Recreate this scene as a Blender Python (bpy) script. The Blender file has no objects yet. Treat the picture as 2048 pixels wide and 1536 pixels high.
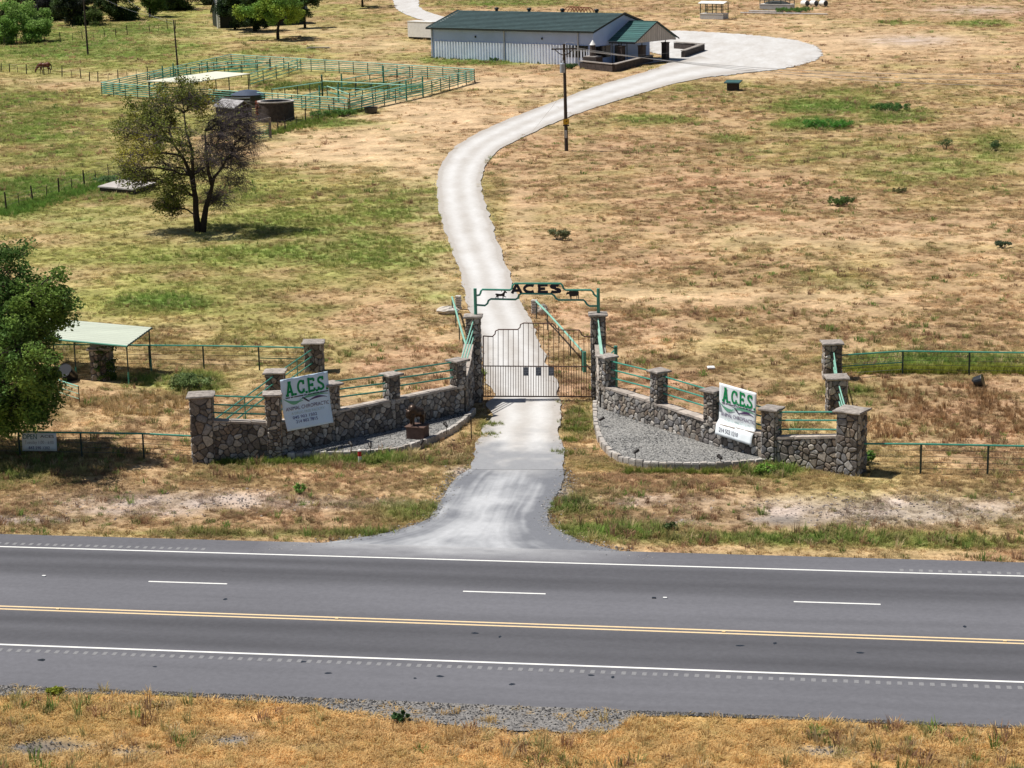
import bpy, math, random
import numpy as np
from mathutils import Vector, Matrix

# ------------------------------------------------------------------ camera, sky, sun, exposure
scene = bpy.context.scene
F, PITCH, ROLL, YAW, CAMH = 4135.4, 0.225594, -0.021762, -0.163505, 24.70
cp, sp, cy_, sy_ = math.cos(PITCH), math.sin(PITCH), math.cos(YAW), math.sin(YAW)
FW = np.array([sy_*cp, cy_*cp, -sp]); _r = np.array([cy_, -sy_, 0.0]); _u = np.cross(_r, FW)
RT = math.cos(ROLL)*_r + math.sin(ROLL)*_u
UP = -math.sin(ROLL)*_r + math.cos(ROLL)*_u
CAM = np.array([0.0, 0.0, CAMH])
cd = bpy.data.cameras.new('camera'); cam = bpy.data.objects.new('camera', cd)
scene.collection.objects.link(cam)
cam.matrix_world = Matrix(((RT[0], UP[0], -FW[0], 0), (RT[1], UP[1], -FW[1], 0), (RT[2], UP[2], -FW[2], CAMH), (0, 0, 0, 1)))
cd.sensor_fit = 'HORIZONTAL'; cd.sensor_width = 36.0; cd.lens = F*36.0/2048.0
cd.clip_start = 1.0; cd.clip_end = 8000.0
scene.camera = cam

SUN_EL = math.radians(64.0); SUN_AZ = math.atan2(-1.0, 0.04)       # measured from +Y towards +X
world = bpy.data.worlds.new('World'); scene.world = world; world.use_nodes = True
wn = world.node_tree; wn.nodes.clear()
sky = wn.nodes.new('ShaderNodeTexSky'); sky.sky_type = 'NISHITA'; sky.sun_disc = False
sky.sun_elevation = SUN_EL; sky.sun_rotation = SUN_AZ
bg = wn.nodes.new('ShaderNodeBackground'); bg.inputs['Strength'].default_value = 0.052
wo = wn.nodes.new('ShaderNodeOutputWorld')
wn.links.new(sky.outputs[0], bg.inputs[0]); wn.links.new(bg.outputs[0], wo.inputs[0])
sd = bpy.data.lights.new('sun', 'SUN'); sd.energy = 5.0; sd.angle = math.radians(0.5); sd.color = (1.0, 0.95, 0.87)
sun = bpy.data.objects.new('sun', sd); scene.collection.objects.link(sun)
sdir = Vector((math.sin(SUN_AZ)*math.cos(SUN_EL), math.cos(SUN_AZ)*math.cos(SUN_EL), math.sin(SUN_EL)))
sun.rotation_euler = sdir.to_track_quat('Z', 'Y').to_euler(); sun.location = (-40, 100, 80)
vs = scene.view_settings
vs.view_transform = 'Standard'; vs.look = 'None'; vs.gamma = 1.0; vs.use_curve_mapping = False; vs.exposure = 0.22

# ------------------------------------------------------------------ helpers: pixels to places
def zt(y):                                   # smooth rise of the land behind the gate
    y = np.asarray(y, float)
    t = np.clip(y-185.0, 0, None)
    return 0.021*t*t/(t+40.0)
def proj(P):
    d = np.asarray(P, float)-CAM; z = d@FW
    return np.stack([1024+F*(d@RT)/z, 768-F*(d@UP)/z], -1)
def ray(px, py):
    d = FW+RT*((px-1024)/F)+UP*((768-py)/F); return d/np.linalg.norm(d)
def G(px, py, dz=0.0):                       # the ground point seen at a pixel
    d = ray(px, py); z = 0.0
    for _ in range(30):
        t = (z+dz-CAMH)/d[2]; p = CAM+t*d; z = float(zt(p[1]))
    return Vector((p[0], p[1], z))
def on_plane(px, py, p0, n):
    d = ray(px, py); t = np.dot(np.array(p0)-CAM, np.array(n))/np.dot(d, np.array(n)); return Vector(CAM+t*d)
def at_level(px, py, z):
    d = ray(px, py); t = (z-CAMH)/d[2]; return Vector(CAM+t*d)
def HT(base, py_top):                        # height above base whose top shows at that row
    lo, hi = 0.0, 40.0
    for _ in range(40):
        m = (lo+hi)/2
        if proj(np.array(base)+np.array([0, 0, m]))[1] > py_top: lo = m
        else: hi = m
    return lo
def back_of(px, py, p0):                     # the pixel's ray cut by the upright plane through p0 facing the camera
    n = np.array([FW[0], FW[1], 0.0]); return on_plane(px, py, p0, n)

rng = random.Random(11); nr = np.random.default_rng(7)
def _hash(ix, iy, s):
    h = (ix.astype(np.int64)*374761393+iy.astype(np.int64)*668265263+s*2147483647) & 0x7fffffff
    h = ((h ^ (h >> 13))*1274126177) & 0x7fffffff
    return ((h ^ (h >> 16)) & 0xffff)/65535.0
def vnoise(x, y, s=0):
    ix, iy = np.floor(x), np.floor(y); fx, fy = x-ix, y-iy
    fx = fx*fx*(3-2*fx); fy = fy*fy*(3-2*fy)
    a, b = _hash(ix, iy, s), _hash(ix+1, iy, s); c, d = _hash(ix, iy+1, s), _hash(ix+1, iy+1, s)
    return (a*(1-fx)+b*fx)*(1-fy)+(c*(1-fx)+d*fx)*fy
def fbm(x, y, scale, octs=4, s=0):
    v = 0; a = 0.5; t = 0; f = 1.0/scale
    for i in range(octs):
        v = v+a*vnoise(x*f+17.3*i, y*f-9.1*i, s+i); t += a; a *= 0.5; f *= 2.03
    return v/t
def in_poly(x, y, poly):
    r = np.zeros(x.shape, bool); n = len(poly)
    for i in range(n):
        x1, y1 = poly[i][0], poly[i][1]; x2, y2 = poly[(i+1) % n][0], poly[(i+1) % n][1]
        if y1 == y2: continue
        r ^= ((y1 > y) != (y2 > y)) & (x < (x2-x1)*(y-y1)/(y2-y1)+x1)
    return r

# ------------------------------------------------------------------ materials
MATS = {}
def mat(name, col, rough=0.8, var=0.25, scale=3.0, metal=0.0, bump=0.0, obj_var=0.0, spec=0.3, stretch=(1, 1, 1), translucent=0.0):
    if name in MATS: return MATS[name]
    m = bpy.data.materials.new(name); m.use_nodes = True; nt = m.node_tree; b = nt.nodes['Principled BSDF']
    b.inputs['Roughness'].default_value = rough; b.inputs['Metallic'].default_value = metal
    b.inputs['Specular IOR Level'].default_value = spec
    tc = nt.nodes.new('ShaderNodeTexCoord'); mp = nt.nodes.new('ShaderNodeMapping'); mp.inputs['Scale'].default_value = stretch
    no = nt.nodes.new('ShaderNodeTexNoise'); no.inputs['Scale'].default_value = scale; no.inputs['Detail'].default_value = 6
    no.inputs['Roughness'].default_value = 0.65
    nt.links.new(tc.outputs['Object'], mp.inputs['Vector']); nt.links.new(mp.outputs['Vector'], no.inputs['Vector'])
    mr = nt.nodes.new('ShaderNodeMapRange'); mr.inputs['From Min'].default_value = 0.25; mr.inputs['From Max'].default_value = 0.75
    mr.inputs['To Min'].default_value = 1-var; mr.inputs['To Max'].default_value = 1+var
    nt.links.new(no.outputs['Fac'], mr.inputs['Value'])
    last = mr.outputs[0]
    if obj_var:
        oi = nt.nodes.new('ShaderNodeObjectInfo'); m2 = nt.nodes.new('ShaderNodeMapRange')
        m2.inputs['To Min'].default_value = 1-obj_var; m2.inputs['To Max'].default_value = 1+obj_var
        nt.links.new(oi.outputs['Random'], m2.inputs['Value'])
        mm = nt.nodes.new('ShaderNodeMath'); mm.operation = 'MULTIPLY'
        nt.links.new(last, mm.inputs[0]); nt.links.new(m2.outputs[0], mm.inputs[1]); last = mm.outputs[0]
    vm = nt.nodes.new('ShaderNodeVectorMath'); vm.operation = 'SCALE'; vm.inputs[0].default_value = col[:3]
    nt.links.new(last, vm.inputs['Scale']); nt.links.new(vm.outputs[0], b.inputs['Base Color'])
    if bump:
        bp = nt.nodes.new('ShaderNodeBump'); bp.inputs['Strength'].default_value = bump; bp.inputs['Distance'].default_value = 0.05
        nt.links.new(no.outputs['Fac'], bp.inputs['Height']); nt.links.new(bp.outputs[0], b.inputs['Normal'])
    MATS[name] = m; return m

def ramp_mat(name, cols, rough=0.9, bump=0.5, scale=14.0, var=0.3):
    m = bpy.data.materials.new(name); m.use_nodes = True; nt = m.node_tree; b = nt.nodes['Principled BSDF']
    b.inputs['Roughness'].default_value = rough; b.inputs['Specular IOR Level'].default_value = 0.2
    oi = nt.nodes.new('ShaderNodeObjectInfo'); cr = nt.nodes.new('ShaderNodeValToRGB'); cr.color_ramp.interpolation = 'LINEAR'
    el = cr.color_ramp.elements
    el[0].position = 0; el[0].color = (*cols[0], 1); el[1].position = 1; el[1].color = (*cols[-1], 1)
    for i, c in enumerate(cols[1:-1]):
        e = el.new((i+1)/(len(cols)-1)); e.color = (*c, 1)
    nt.links.new(oi.outputs['Random'], cr.inputs[0])
    tc = nt.nodes.new('ShaderNodeTexCoord'); no = nt.nodes.new('ShaderNodeTexNoise')
    no.inputs['Scale'].default_value = scale; no.inputs['Detail'].default_value = 8; no.inputs['Roughness'].default_value = 0.7
    nt.links.new(tc.outputs['Object'], no.inputs['Vector'])
    mr = nt.nodes.new('ShaderNodeMapRange'); mr.inputs['From Min'].default_value = 0.3; mr.inputs['From Max'].default_value = 0.7
    mr.inputs['To Min'].default_value = 1-var; mr.inputs['To Max'].default_value = 1+var
    nt.links.new(no.outputs['Fac'], mr.inputs['Value'])
    vm = nt.nodes.new('ShaderNodeVectorMath'); vm.operation = 'SCALE'
    nt.links.new(cr.outputs[0], vm.inputs[0]); nt.links.new(mr.outputs[0], vm.inputs['Scale']); nt.links.new(vm.outputs[0], b.inputs['Base Color'])
    bp = nt.nodes.new('ShaderNodeBump'); bp.inputs['Strength'].default_value = bump; bp.inputs['Distance'].default_value = 0.03
    nt.links.new(no.outputs['Fac'], bp.inputs['Height']); nt.links.new(bp.outputs[0], b.inputs['Normal'])
    MATS[name] = m; return m

def attr_mat(name, attr='col', instancer=False, rough=0.95, var=0.35, scales=(6.0, 30.0), bump=0.0, gain=1.0, trans=0.0):
    m = bpy.data.materials.new(name); m.use_nodes = True; nt = m.node_tree; b = nt.nodes['Principled BSDF']
    b.inputs['Roughness'].default_value = rough; b.inputs['Specular IOR Level'].default_value = 0.1
    at = nt.nodes.new('ShaderNodeAttribute'); at.attribute_name = attr
    if instancer: at.attribute_type = 'INSTANCER'
    last = at.outputs['Color']
    if var:
        tc = nt.nodes.new('ShaderNodeTexCoord'); hs = []
        for s in scales:
            no = nt.nodes.new('ShaderNodeTexNoise'); no.inputs['Scale'].default_value = s; no.inputs['Detail'].default_value = 5
            no.inputs['Roughness'].default_value = 0.7
            nt.links.new(tc.outputs['Object'], no.inputs['Vector']); hs.append(no)
            mr = nt.nodes.new('ShaderNodeMapRange'); mr.inputs['From Min'].default_value = 0.3; mr.inputs['From Max'].default_value = 0.7
            mr.inputs['To Min'].default_value = gain*(1-var); mr.inputs['To Max'].default_value = gain*(1+var)
            nt.links.new(no.outputs['Fac'], mr.inputs['Value'])
            vm = nt.nodes.new('ShaderNodeVectorMath'); vm.operation = 'SCALE'
            nt.links.new(last, vm.inputs[0]); nt.links.new(mr.outputs[0], vm.inputs['Scale']); last = vm.outputs[0]
        if bump:
            bp = nt.nodes.new('ShaderNodeBump'); bp.inputs['Strength'].default_value = bump; bp.inputs['Distance'].default_value = 0.12
            nt.links.new(hs[0].outputs['Fac'], bp.inputs['Height']); nt.links.new(bp.outputs[0], b.inputs['Normal'])
    nt.links.new(last, b.inputs['Base Color'])
    if trans:
        tr = nt.nodes.new('ShaderNodeBsdfTranslucent'); mx = nt.nodes.new('ShaderNodeMixShader'); mx.inputs[0].default_value = trans
        out = nt.nodes['Material Output']
        nt.links.new(last, tr.inputs['Color']); nt.links.new(b.outputs[0], mx.inputs[1]); nt.links.new(tr.outputs[0], mx.inputs[2])
        nt.links.new(mx.outputs[0], out.inputs['Surface'])
    MATS[name] = m; return m

# ------------------------------------------------------------------ helpers: meshes and things
COL = scene.collection
def root_loc(o):
    v = Vector((0, 0, 0))
    while o is not None: v = v+o.location; o = o.parent
    return v
class MB:
    def __init__(s): s.v = []; s.f = []
    def add(s, vs, fs):
        k = len(s.v); s.v += [tuple(v) for v in vs]; s.f += [tuple(i+k for i in f) for f in fs]; return s
    def box(s, c, size, ax=None):                      # ax: (ux, uy, uz)
        ux, uy, uz = ax or (Vector((1, 0, 0)), Vector((0, 1, 0)), Vector((0, 0, 1)))
        c = Vector(c); a, b, d = size[0]/2, size[1]/2, size[2]/2
        vs = [c+ux*(a*i)+uy*(b*j)+uz*(d*k) for k in (-1, 1) for (i, j) in ((-1, -1), (1, -1), (1, 1), (-1, 1))]
        return s.add(vs, [(3, 2, 1, 0), (4, 5, 6, 7), (0, 1, 5, 4), (1, 2, 6, 5), (2, 3, 7, 6), (3, 0, 4, 7)])
    def tube(s, pts, radii, n=8, cap=True):
        pts = [Vector(p) for p in pts]
        if not hasattr(radii, '__len__'): radii = [radii]*len(pts)
        rings = []; prev = None
        for i, p in enumerate(pts):
            t = (pts[min(i+1, len(pts)-1)]-pts[max(i-1, 0)])
            t = t.normalized() if t.length > 1e-9 else Vector((0, 0, 1))
            a = prev if prev is not None else (Vector((0, 0, 1)) if abs(t.z) < 0.9 else Vector((1, 0, 0)))
            a = (a-t*a.dot(t)); a = a.normalized() if a.length > 1e-6 else t.orthogonal().normalized()
            b = t.cross(a); prev = a
            rings.append([p+(a*math.cos(2*math.pi*k/n)+b*math.sin(2*math.pi*k/n))*radii[i] for k in range(n)])
        vs = [v for r in rings for v in r]; fs = []
        for i in range(len(pts)-1):
            for k in range(n):
                fs.append((i*n+k, i*n+(k+1) % n, (i+1)*n+(k+1) % n, (i+1)*n+k))
        if cap: fs += [tuple(range(n-1, -1, -1)), tuple((len(pts)-1)*n+k for k in range(n))]
        return s.add(vs, fs)
    def prism(s, poly, axis):                          # poly: 3D points, axis: extrusion vector
        n = len(poly); axis = Vector(axis)
        vs = [Vector(p) for p in poly]+[Vector(p)+axis for p in poly]
        fs = [tuple(range(n-1, -1, -1)), tuple(range(n, 2*n))]+[(i, (i+1) % n, n+(i+1) % n, n+i) for i in range(n)]
        return s.add(vs, fs)
    def lathe(s, c, prof, n=24):                       # prof: (r, z)
        c = Vector(c); vs = []; fs = []; m = len(prof)
        for k in range(n):
            a = 2*math.pi*k/n
            for r, z in prof: vs.append(c+Vector((r*math.cos(a), r*math.sin(a), z)))
        for k in range(n):
            for i in range(m-1): fs.append((k*m+i, ((k+1) % n)*m+i, ((k+1) % n)*m+i+1, k*m+i+1))
        return s.add(vs, fs)
    def ell(s, c, r, nu=12, nv=8, ax=None):
        c = Vector(c); ux, uy, uz = ax or (Vector((1, 0, 0)), Vector((0, 1, 0)), Vector((0, 0, 1))); vs = []; fs = []
        for j in range(nv+1):
            t = math.pi*j/nv
            for i in range(nu):
                a = 2*math.pi*i/nu
                vs.append(c+ux*(r[0]*math.sin(t)*math.cos(a))+uy*(r[1]*math.sin(t)*math.sin(a))-uz*(r[2]*math.cos(t)))
        for j in range(nv):
            for i in range(nu): fs.append((j*nu+i, j*nu+(i+1) % nu, (j+1)*nu+(i+1) % nu, (j+1)*nu+i))
        return s.add(vs, fs)
    def build(s, name, m, parent=None, smooth=False, remesh=None):
        o0 = root_loc(parent) if parent is not None else Vector((0, 0, 0))
        me = bpy.data.meshes.new(name)
        loc = None
        if parent is None:                              # own origin at the base centre
            xs = np.array(s.v); loc = Vector((xs[:, 0].mean(), xs[:, 1].mean(), xs[:, 2].min())); o0 = loc
        me.from_pydata([(v[0]-o0.x, v[1]-o0.y, v[2]-o0.z) for v in s.v], [], s.f)
        if smooth: me.polygons.foreach_set('use_smooth', [True]*len(me.polygons))
        me.materials.append(MATS[m] if isinstance(m, str) else m)
        o = bpy.data.objects.new(name, me); COL.objects.link(o)
        if loc is not None: o.location = loc
        if parent is not None: o.parent = parent
        if remesh:
            md = o.modifiers.new('fuse', 'REMESH'); md.mode = 'VOXEL'; md.voxel_size = remesh; md.use_smooth_shade = True
            ms = o.modifiers.new('soft', 'SMOOTH'); ms.factor = 0.5; ms.iterations = 3
        return o
def thing(name, loc, label, cat, group=None):
    o = bpy.data.objects.new(name, None); o.empty_display_size = 0.2; COL.objects.link(o); o.location = loc
    return tag(o, label, cat, group)
def tag(o, label, cat, group=None, kind=None):
    if label: o['label'] = label
    if cat: o['category'] = cat
    if group: o['group'] = group
    if kind: o['kind'] = kind
    return o
def struct(o): o['kind'] = 'structure'; return o
def np_mesh(name, verts, faces, m, parent=None, cols=None, smooth=False):
    me = bpy.data.meshes.new(name); nv, nf, k = len(verts), len(faces), faces.shape[1]
    me.vertices.add(nv); me.vertices.foreach_set('co', np.asarray(verts, np.float32).ravel())
    me.loops.add(nf*k); me.loops.foreach_set('vertex_index', np.asarray(faces, np.int32).ravel())
    me.polygons.add(nf); me.polygons.foreach_set('loop_start', np.arange(0, nf*k, k, dtype=np.int32))
    me.polygons.foreach_set('loop_total', np.full(nf, k, np.int32))
    if smooth: me.polygons.foreach_set('use_smooth', np.ones(nf, bool))
    me.update(calc_edges=True)
    if cols is not None:
        a = me.attributes.new('col', 'FLOAT_COLOR', 'POINT')
        a.data.foreach_set('color', np.concatenate([cols, np.ones((nv, 1))], 1).astype(np.float32).ravel())
    me.materials.append(MATS[m]); o = bpy.data.objects.new(name, me); COL.objects.link(o)
    if parent is not None: o.parent = parent
    return o

# ---- stones: irregular pieces that fill a face, each its own small mesh
def clip(poly, nx, ny, d):
    out = []; n = len(poly)
    for i in range(n):
        a, b = poly[i], poly[(i+1) % n]; da, db = a[0]*nx+a[1]*ny-d, b[0]*nx+b[1]*ny-d
        if da <= 0: out.append(a)
        if da*db < 0:
            t = da/(da-db); out.append((a[0]+(b[0]-a[0])*t, a[1]+(b[1]-a[1])*t))
    return out
def voronoi(poly, cell, r, jit=0.5, asp=1.2):
    x0, x1 = min(p[0] for p in poly), max(p[0] for p in poly); y0, y1 = min(p[1] for p in poly), max(p[1] for p in poly)
    cell *= .82; cx, cz = cell*asp, cell/asp*1.05; nx, ny = max(1, round((x1-x0)/cx)), max(1, round((y1-y0)/cz))
    pts = []
    for j in range(ny):
        off = 0.25 if j % 2 else -0.25
        for i in range(nx):
            if r.random() < 0.24 and nx*ny > 8: continue
            pts.append((x0+(x1-x0)*(i+.5+off*(nx > 1)+r.uniform(-jit, jit))/nx, y0+(y1-y0)*(j+.5+r.uniform(-jit, jit))/ny))
    cells = []
    for i, p in enumerate(pts):
        c = list(poly)
        for j, q in enumerate(pts):
            if i == j: continue
            dx, dy = q[0]-p[0], q[1]-p[1]
            if dx*dx+dy*dy > (5*cell)**2: continue
            c = clip(c, dx, dy, dx*(p[0]+q[0])/2+dy*(p[1]+q[1])/2)
            if len(c) < 3: break
        if len(c) >= 3: cells.append(c)
    return cells
def poly_area(c):
    return abs(sum(c[i][0]*c[(i+1) % len(c)][1]-c[(i+1) % len(c)][0]*c[i][1] for i in range(len(c)))/2)
def stone_face(parent, O, ux, n, poly, cell, r, m='stone', gap=0.016, dmin=0.03, dmax=0.075, uz=Vector((0, 0, 1)), name='stone'):
    O = Vector(O)
    for c in voronoi(poly, cell, r):
        if poly_area(c) < 0.004: continue
        cx, cy = sum(p[0] for p in c)/len(c), sum(p[1] for p in c)/len(c)
        c2 = []
        for i in range(len(c)):                         # cut corners so the stones look worn
            a, b = c[i], c[(i+1) % len(c)]
            for t in (0.22, 0.78): c2.append((a[0]+(b[0]-a[0])*t, a[1]+(b[1]-a[1])*t))
        def shrink(p, g):
            dx, dy = p[0]-cx, p[1]-cy; l = math.hypot(dx, dy) or 1; k = max(0.25, 1-g/l); return (cx+dx*k, cy+dy*k)
        d = r.uniform(dmin, dmax); mb = MB(); k = len(c2)
        r0 = [shrink(p, gap) for p in c2]; r1 = [shrink(p, gap+0.006) for p in c2]; r2 = [shrink(p, gap+0.045) for p in c2]
        P = lambda q, h: O+ux*q[0]+uz*q[1]+n*h
        tx, ty = r.uniform(-.06, .06), r.uniform(-.06, .06)
        vs = [P(q, -0.012) for q in r0]+[P(q, d*0.6) for q in r1]+[P(q, d+tx*(q[0]-cx)+ty*(q[1]-cy)) for q in r2]
        fs = []
        for a in range(2):
            for i in range(k): fs.append((a*k+i, a*k+(i+1) % k, (a+1)*k+(i+1) % k, (a+1)*k+i))
        fs.append(tuple(2*k+i for i in range(k))); mb.add(vs, fs); mb.build(name, m, parent)

# ------------------------------------------------------------------ palette
mat('asphalt', (0.075, 0.075, 0.082), 0.88, 0.16, 40.0)
mat('white_paint', (0.74, 0.74, 0.72), 0.6, 0.10, 8.0)
mat('yellow_paint', (0.72, 0.55, 0.33), 0.6, 0.12, 8.0)
mat('weathered_wood', (0.19, 0.165, 0.145), 0.95, 0.4, 5.0)
mat('rumble', (0.205, 0.205, 0.215), 0.9, 0.3, 14.0)
mat('mortar', (0.085, 0.08, 0.075), 0.95, 0.4, 9.0, bump=0.4)
mat('cap_stone', (0.29, 0.26, 0.235), 0.9, 0.6, 5.0, bump=0.5, obj_var=0.15)
mat('coping', (0.40, 0.35, 0.31), 0.9, 0.35, 6.0, bump=0.5, obj_var=0.2)
mat('green_pipe', (0.055, 0.27, 0.20), 0.38, 0.22, 5.0, spec=0.5)
mat('pale_green_pipe', (0.24, 0.50, 0.40), 0.35, 0.20, 4.0, spec=0.5)
mat('dark_pipe', (0.028, 0.055, 0.05), 0.5, 0.3, 5.0, spec=0.4)
mat('wire', (0.16, 0.16, 0.15), 0.5, 0.2, 5.0, metal=0.3)
mat('black_iron', (0.018, 0.014, 0.013), 0.5, 0.4, 6.0, spec=0.4)
mat('gate_iron', (0.11, 0.052, 0.04), 0.5, 0.4, 6.0, spec=0.4)
mat('arch_letter', (0.016, 0.014, 0.030), 0.45, 0.3, 6.0)
mat('bronze', (0.055, 0.036, 0.026), 0.35, 0.4, 7.0, metal=0.4)
mat('brown_block', (0.12, 0.075, 0.06), 0.9, 0.3, 7.0, bump=0.3)
mat('banner_shade_tint', (0.68, 0.83, 0.98), 0.5, 0.04, 1.5)  # white banner cloth with the blue of shade put into its colour
mat('banner', (0.84, 0.90, 0.94), 0.5, 0.04, 1.5)
mat('green_print', (0.0, 0.25, 0.08), 0.6, 0.1, 4.0)
mat('pale_green_print', (0.16, 0.42, 0.28), 0.6, 0.2, 4.0)
mat('dark_print', (0.035, 0.025, 0.06), 0.6, 0.2, 4.0)
mat('violet_print', (0.09, 0.045, 0.14), 0.6, 0.2, 4.0)
mat('blue_print', (0.015, 0.015, 0.17), 0.6, 0.2, 4.0)
mat('faint_print', (0.48, 0.60, 0.58), 0.6, 0.1, 4.0)
mat('teal_print', (0.02, 0.14, 0.16), 0.6, 0.1, 4.0)
mat('bark', (0.035, 0.027, 0.023), 0.95, 0.5, 9.0, bump=0.6, stretch=(1, 1, .3))
mat('twig', (0.085, 0.07, 0.075), 0.95, 0.3, 5.0)
mat('pole_wood', (0.055, 0.043, 0.037), 0.9, 0.4, 5.0, stretch=(1, 1, .1))
mat('post_wood', (0.045, 0.036, 0.03), 0.95, 0.4, 5.0)
mat('galvanised', (0.44, 0.46, 0.49), 0.45, 0.15, 3.0, metal=0.4)
mat('barn_panel', (0.66, 0.73, 0.86), 0.5, 0.12, 0.6, spec=0.4)  # white sheets, with a bluish shade cast mixed into the colour
mat('barn_upper', (0.40, 0.52, 0.80), 0.5, 0.12, 0.25, spec=0.4)  # the blue of the wall in shade is painted into this base colour
mat('barn_roof', (0.046, 0.080, 0.084), 0.75, 0.35, 1.2, spec=0.3)
mat('porch_roof', (0.045, 0.12, 0.115), 0.5, 0.15, 0.7, obj_var=0.2)
mat('dark_trim', (0.02, 0.027, 0.028), 0.5, 0.2, 3.0)
mat('tan_siding', (0.44, 0.39, 0.34), 0.7, 0.12, 2.0, obj_var=0.08)
mat('dark_glass', (0.012, 0.013, 0.016), 0.15, 0.2, 2.0)
mat('metal_roof', (0.47, 0.51, 0.42), 0.45, 0.12, 1.4, spec=0.4, stretch=(.15, 1, 1))
mat('canvas', (0.64, 0.64, 0.52), 0.6, 0.10, 0.7)
mat('concrete', (0.42, 0.39, 0.37), 0.9, 0.3, 2.0, bump=0.2)
mat('old_stone', (0.065, 0.052, 0.048), 0.95, 0.5, 2.5, bump=0.7)
mat('white_metal', (0.74, 0.74, 0.73), 0.5, 0.12, 2.0)
mat('black_plastic', (0.016, 0.018, 0.022), 0.28, 0.2, 3.0, spec=0.5)
mat('horse_coat', (0.12, 0.034, 0.016), 0.5, 0.35, 1.5)
mat('pedestal_light', (0.52, 0.48, 0.43), 0.9, 0.2, 5.0, obj_var=0.1)
mat('rust', (0.20, 0.07, 0.04), 0.9, 0.4, 5.0)
mat('grey_roof', (0.33, 0.32, 0.33), 0.9, 0.4, 1.2, bump=0.4)
mat('tank_blue', (0.06, 0.075, 0.11), 0.35, 0.25, 1.0, spec=0.5)
mat('transformer', (0.33, 0.37, 0.43), 0.4, 0.1, 3.0, metal=0.2)
mat('caution', (0.60, 0.36, 0.03), 0.6, 0.2, 5.0)
mat('red_print', (0.45, 0.03, 0.03), 0.6, 0.1, 5.0)
mat('plaque', (0.11, 0.12, 0.15), 0.5, 0.25, 12.0)
mat('plaque_text', (0.34, 0.36, 0.40), 0.6, 0.1, 5.0)
ramp_mat('stone', [(0.08, 0.074, 0.072), (0.20, 0.175, 0.15), (0.38, 0.365, 0.35), (0.10, 0.09, 0.085), (0.46, 0.42, 0.37), (0.22, 0.17, 0.13), (0.19, 0.19, 0.20), (0.52, 0.49, 0.45), (0.12, 0.10, 0.09), (0.36, 0.31, 0.25)], 0.9, 0.6, 11.0, 0.5)
ramp_mat('kerb_stone', [(0.30, 0.28, 0.26), (0.46, 0.43, 0.40), (0.37, 0.33, 0.29), (0.52, 0.49, 0.46)], 0.9, 0.5, 12.0, 0.3)
attr_mat('ground', 'col', var=0.32, scales=(2.6, 11.0), bump=0.6, gain=1.0)
attr_mat('grass', 'col', instancer=True, var=0, trans=0.45)
attr_mat('leaf', 'col', var=0, rough=0.55, trans=0.35)

# ------------------------------------------------------------------ roads: outlines taken from the photograph's ground
Y_LOW, Y_YEL, Y_DASH, Y_UP = 64.67, 68.45, 71.92, 75.66
Y_EDGE0 = 61.20; Y_EDGE1 = 77.35
def outline(px): return [G(*p) for p in px]
def dense(pts, step):
    out = []
    for i in range(len(pts)-1):
        a, b = pts[i], pts[i+1]; n = max(1, int((b-a).length/step))
        out += [a+(b-a)*(k/n) for k in range(n)]
    return out+[pts[-1]]
def smooth_line(pts, it=2):
    for _ in range(it):
        out = [pts[0]]
        for a, b in zip(pts[:-1], pts[1:]): out += [a*.75+b*.25, a*.25+b*.75]
        pts = out+[pts[-1]]
    return pts
def resample(pts, n):
    L = [0]
    for a, b in zip(pts[:-1], pts[1:]): L.append(L[-1]+(b-a).length)
    out = []
    for k in range(n):
        t = L[-1]*k/(n-1); i = max(j for j in range(len(L)) if L[j] <= t+1e-9); i = min(i, len(pts)-2)
        d = L[i+1]-L[i] or 1; out.append(pts[i].lerp(pts[i+1], min(1, (t-L[i])/d)))
    return out
def ribbon(name, left, right, m, dz, n, k=7, rag=0.12, seed=3, paint=None):
    A, B = resample(smooth_line(left), n), resample(smooth_line(right), n); vs = []
    for i in range(n):
        ja = (fbm(np.array([A[i].x]), np.array([A[i].y]), 2.6, 5, seed)[0]-.5)*2*rag
        jb = (fbm(np.array([B[i].x]), np.array([B[i].y]), 2.6, 5, seed+5)[0]-.5)*2*rag
        w = (B[i]-A[i]); w.normalize(); a = A[i]+w*ja; b = B[i]+w*jb
        for j in range(k):
            p = a.lerp(b, j/(k-1)); vs.append((p.x, p.y, float(zt(p.y))+dz))
    fs = [(i*k+j, i*k+j+1, (i+1)*k+j+1, (i+1)*k+j) for i in range(n-1) for j in range(k-1)]
    o = MB().add(vs, fs).build(name, m); poly = A+B[::-1]
    if paint:
        P = np.array(vs); cs = np.tile(np.arange(k)/(k-1), n); ts = np.repeat(np.arange(n)/(n-1), k); c = paint(P[:, 0], P[:, 1], cs, ts)
        at = o.data.attributes.new('col', 'FLOAT_COLOR', 'POINT'); at.data.foreach_set('color', np.concatenate([c, np.ones((len(c), 1))], 1).astype(np.float32).ravel())
    return struct(o), poly
def paint_drive(x, y, s, t):                             # worn wheel tracks, tan edges and crown
    n1, n2 = fbm(x, y, 3.0, 4, 61), fbm(x, y*.3, .8, 3, 62)
    tr = np.exp(-((s-.30)/.13)**2)+np.exp(-((s-.70)/.13)**2); ed = np.clip((np.abs(s-.5)-.36)/.14, 0, 1)
    f = np.clip(.22+.62*tr+.5*(n1-.5)+.4*(n2-.5)-.9*ed, 0, 1)[:, None]
    c = np.array([.40, .375, .35])*(1-f)+np.array([.56, .555, .55])*f
    m = np.clip((.030-t)/.022+1.6*(fbm(x, y, .9, 4, 68)-.5), 0, 1)[:, None]          # grey chip seal breaking through near the apron
    return c*(1-m)+np.array([.27, .275, .29])*m
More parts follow.
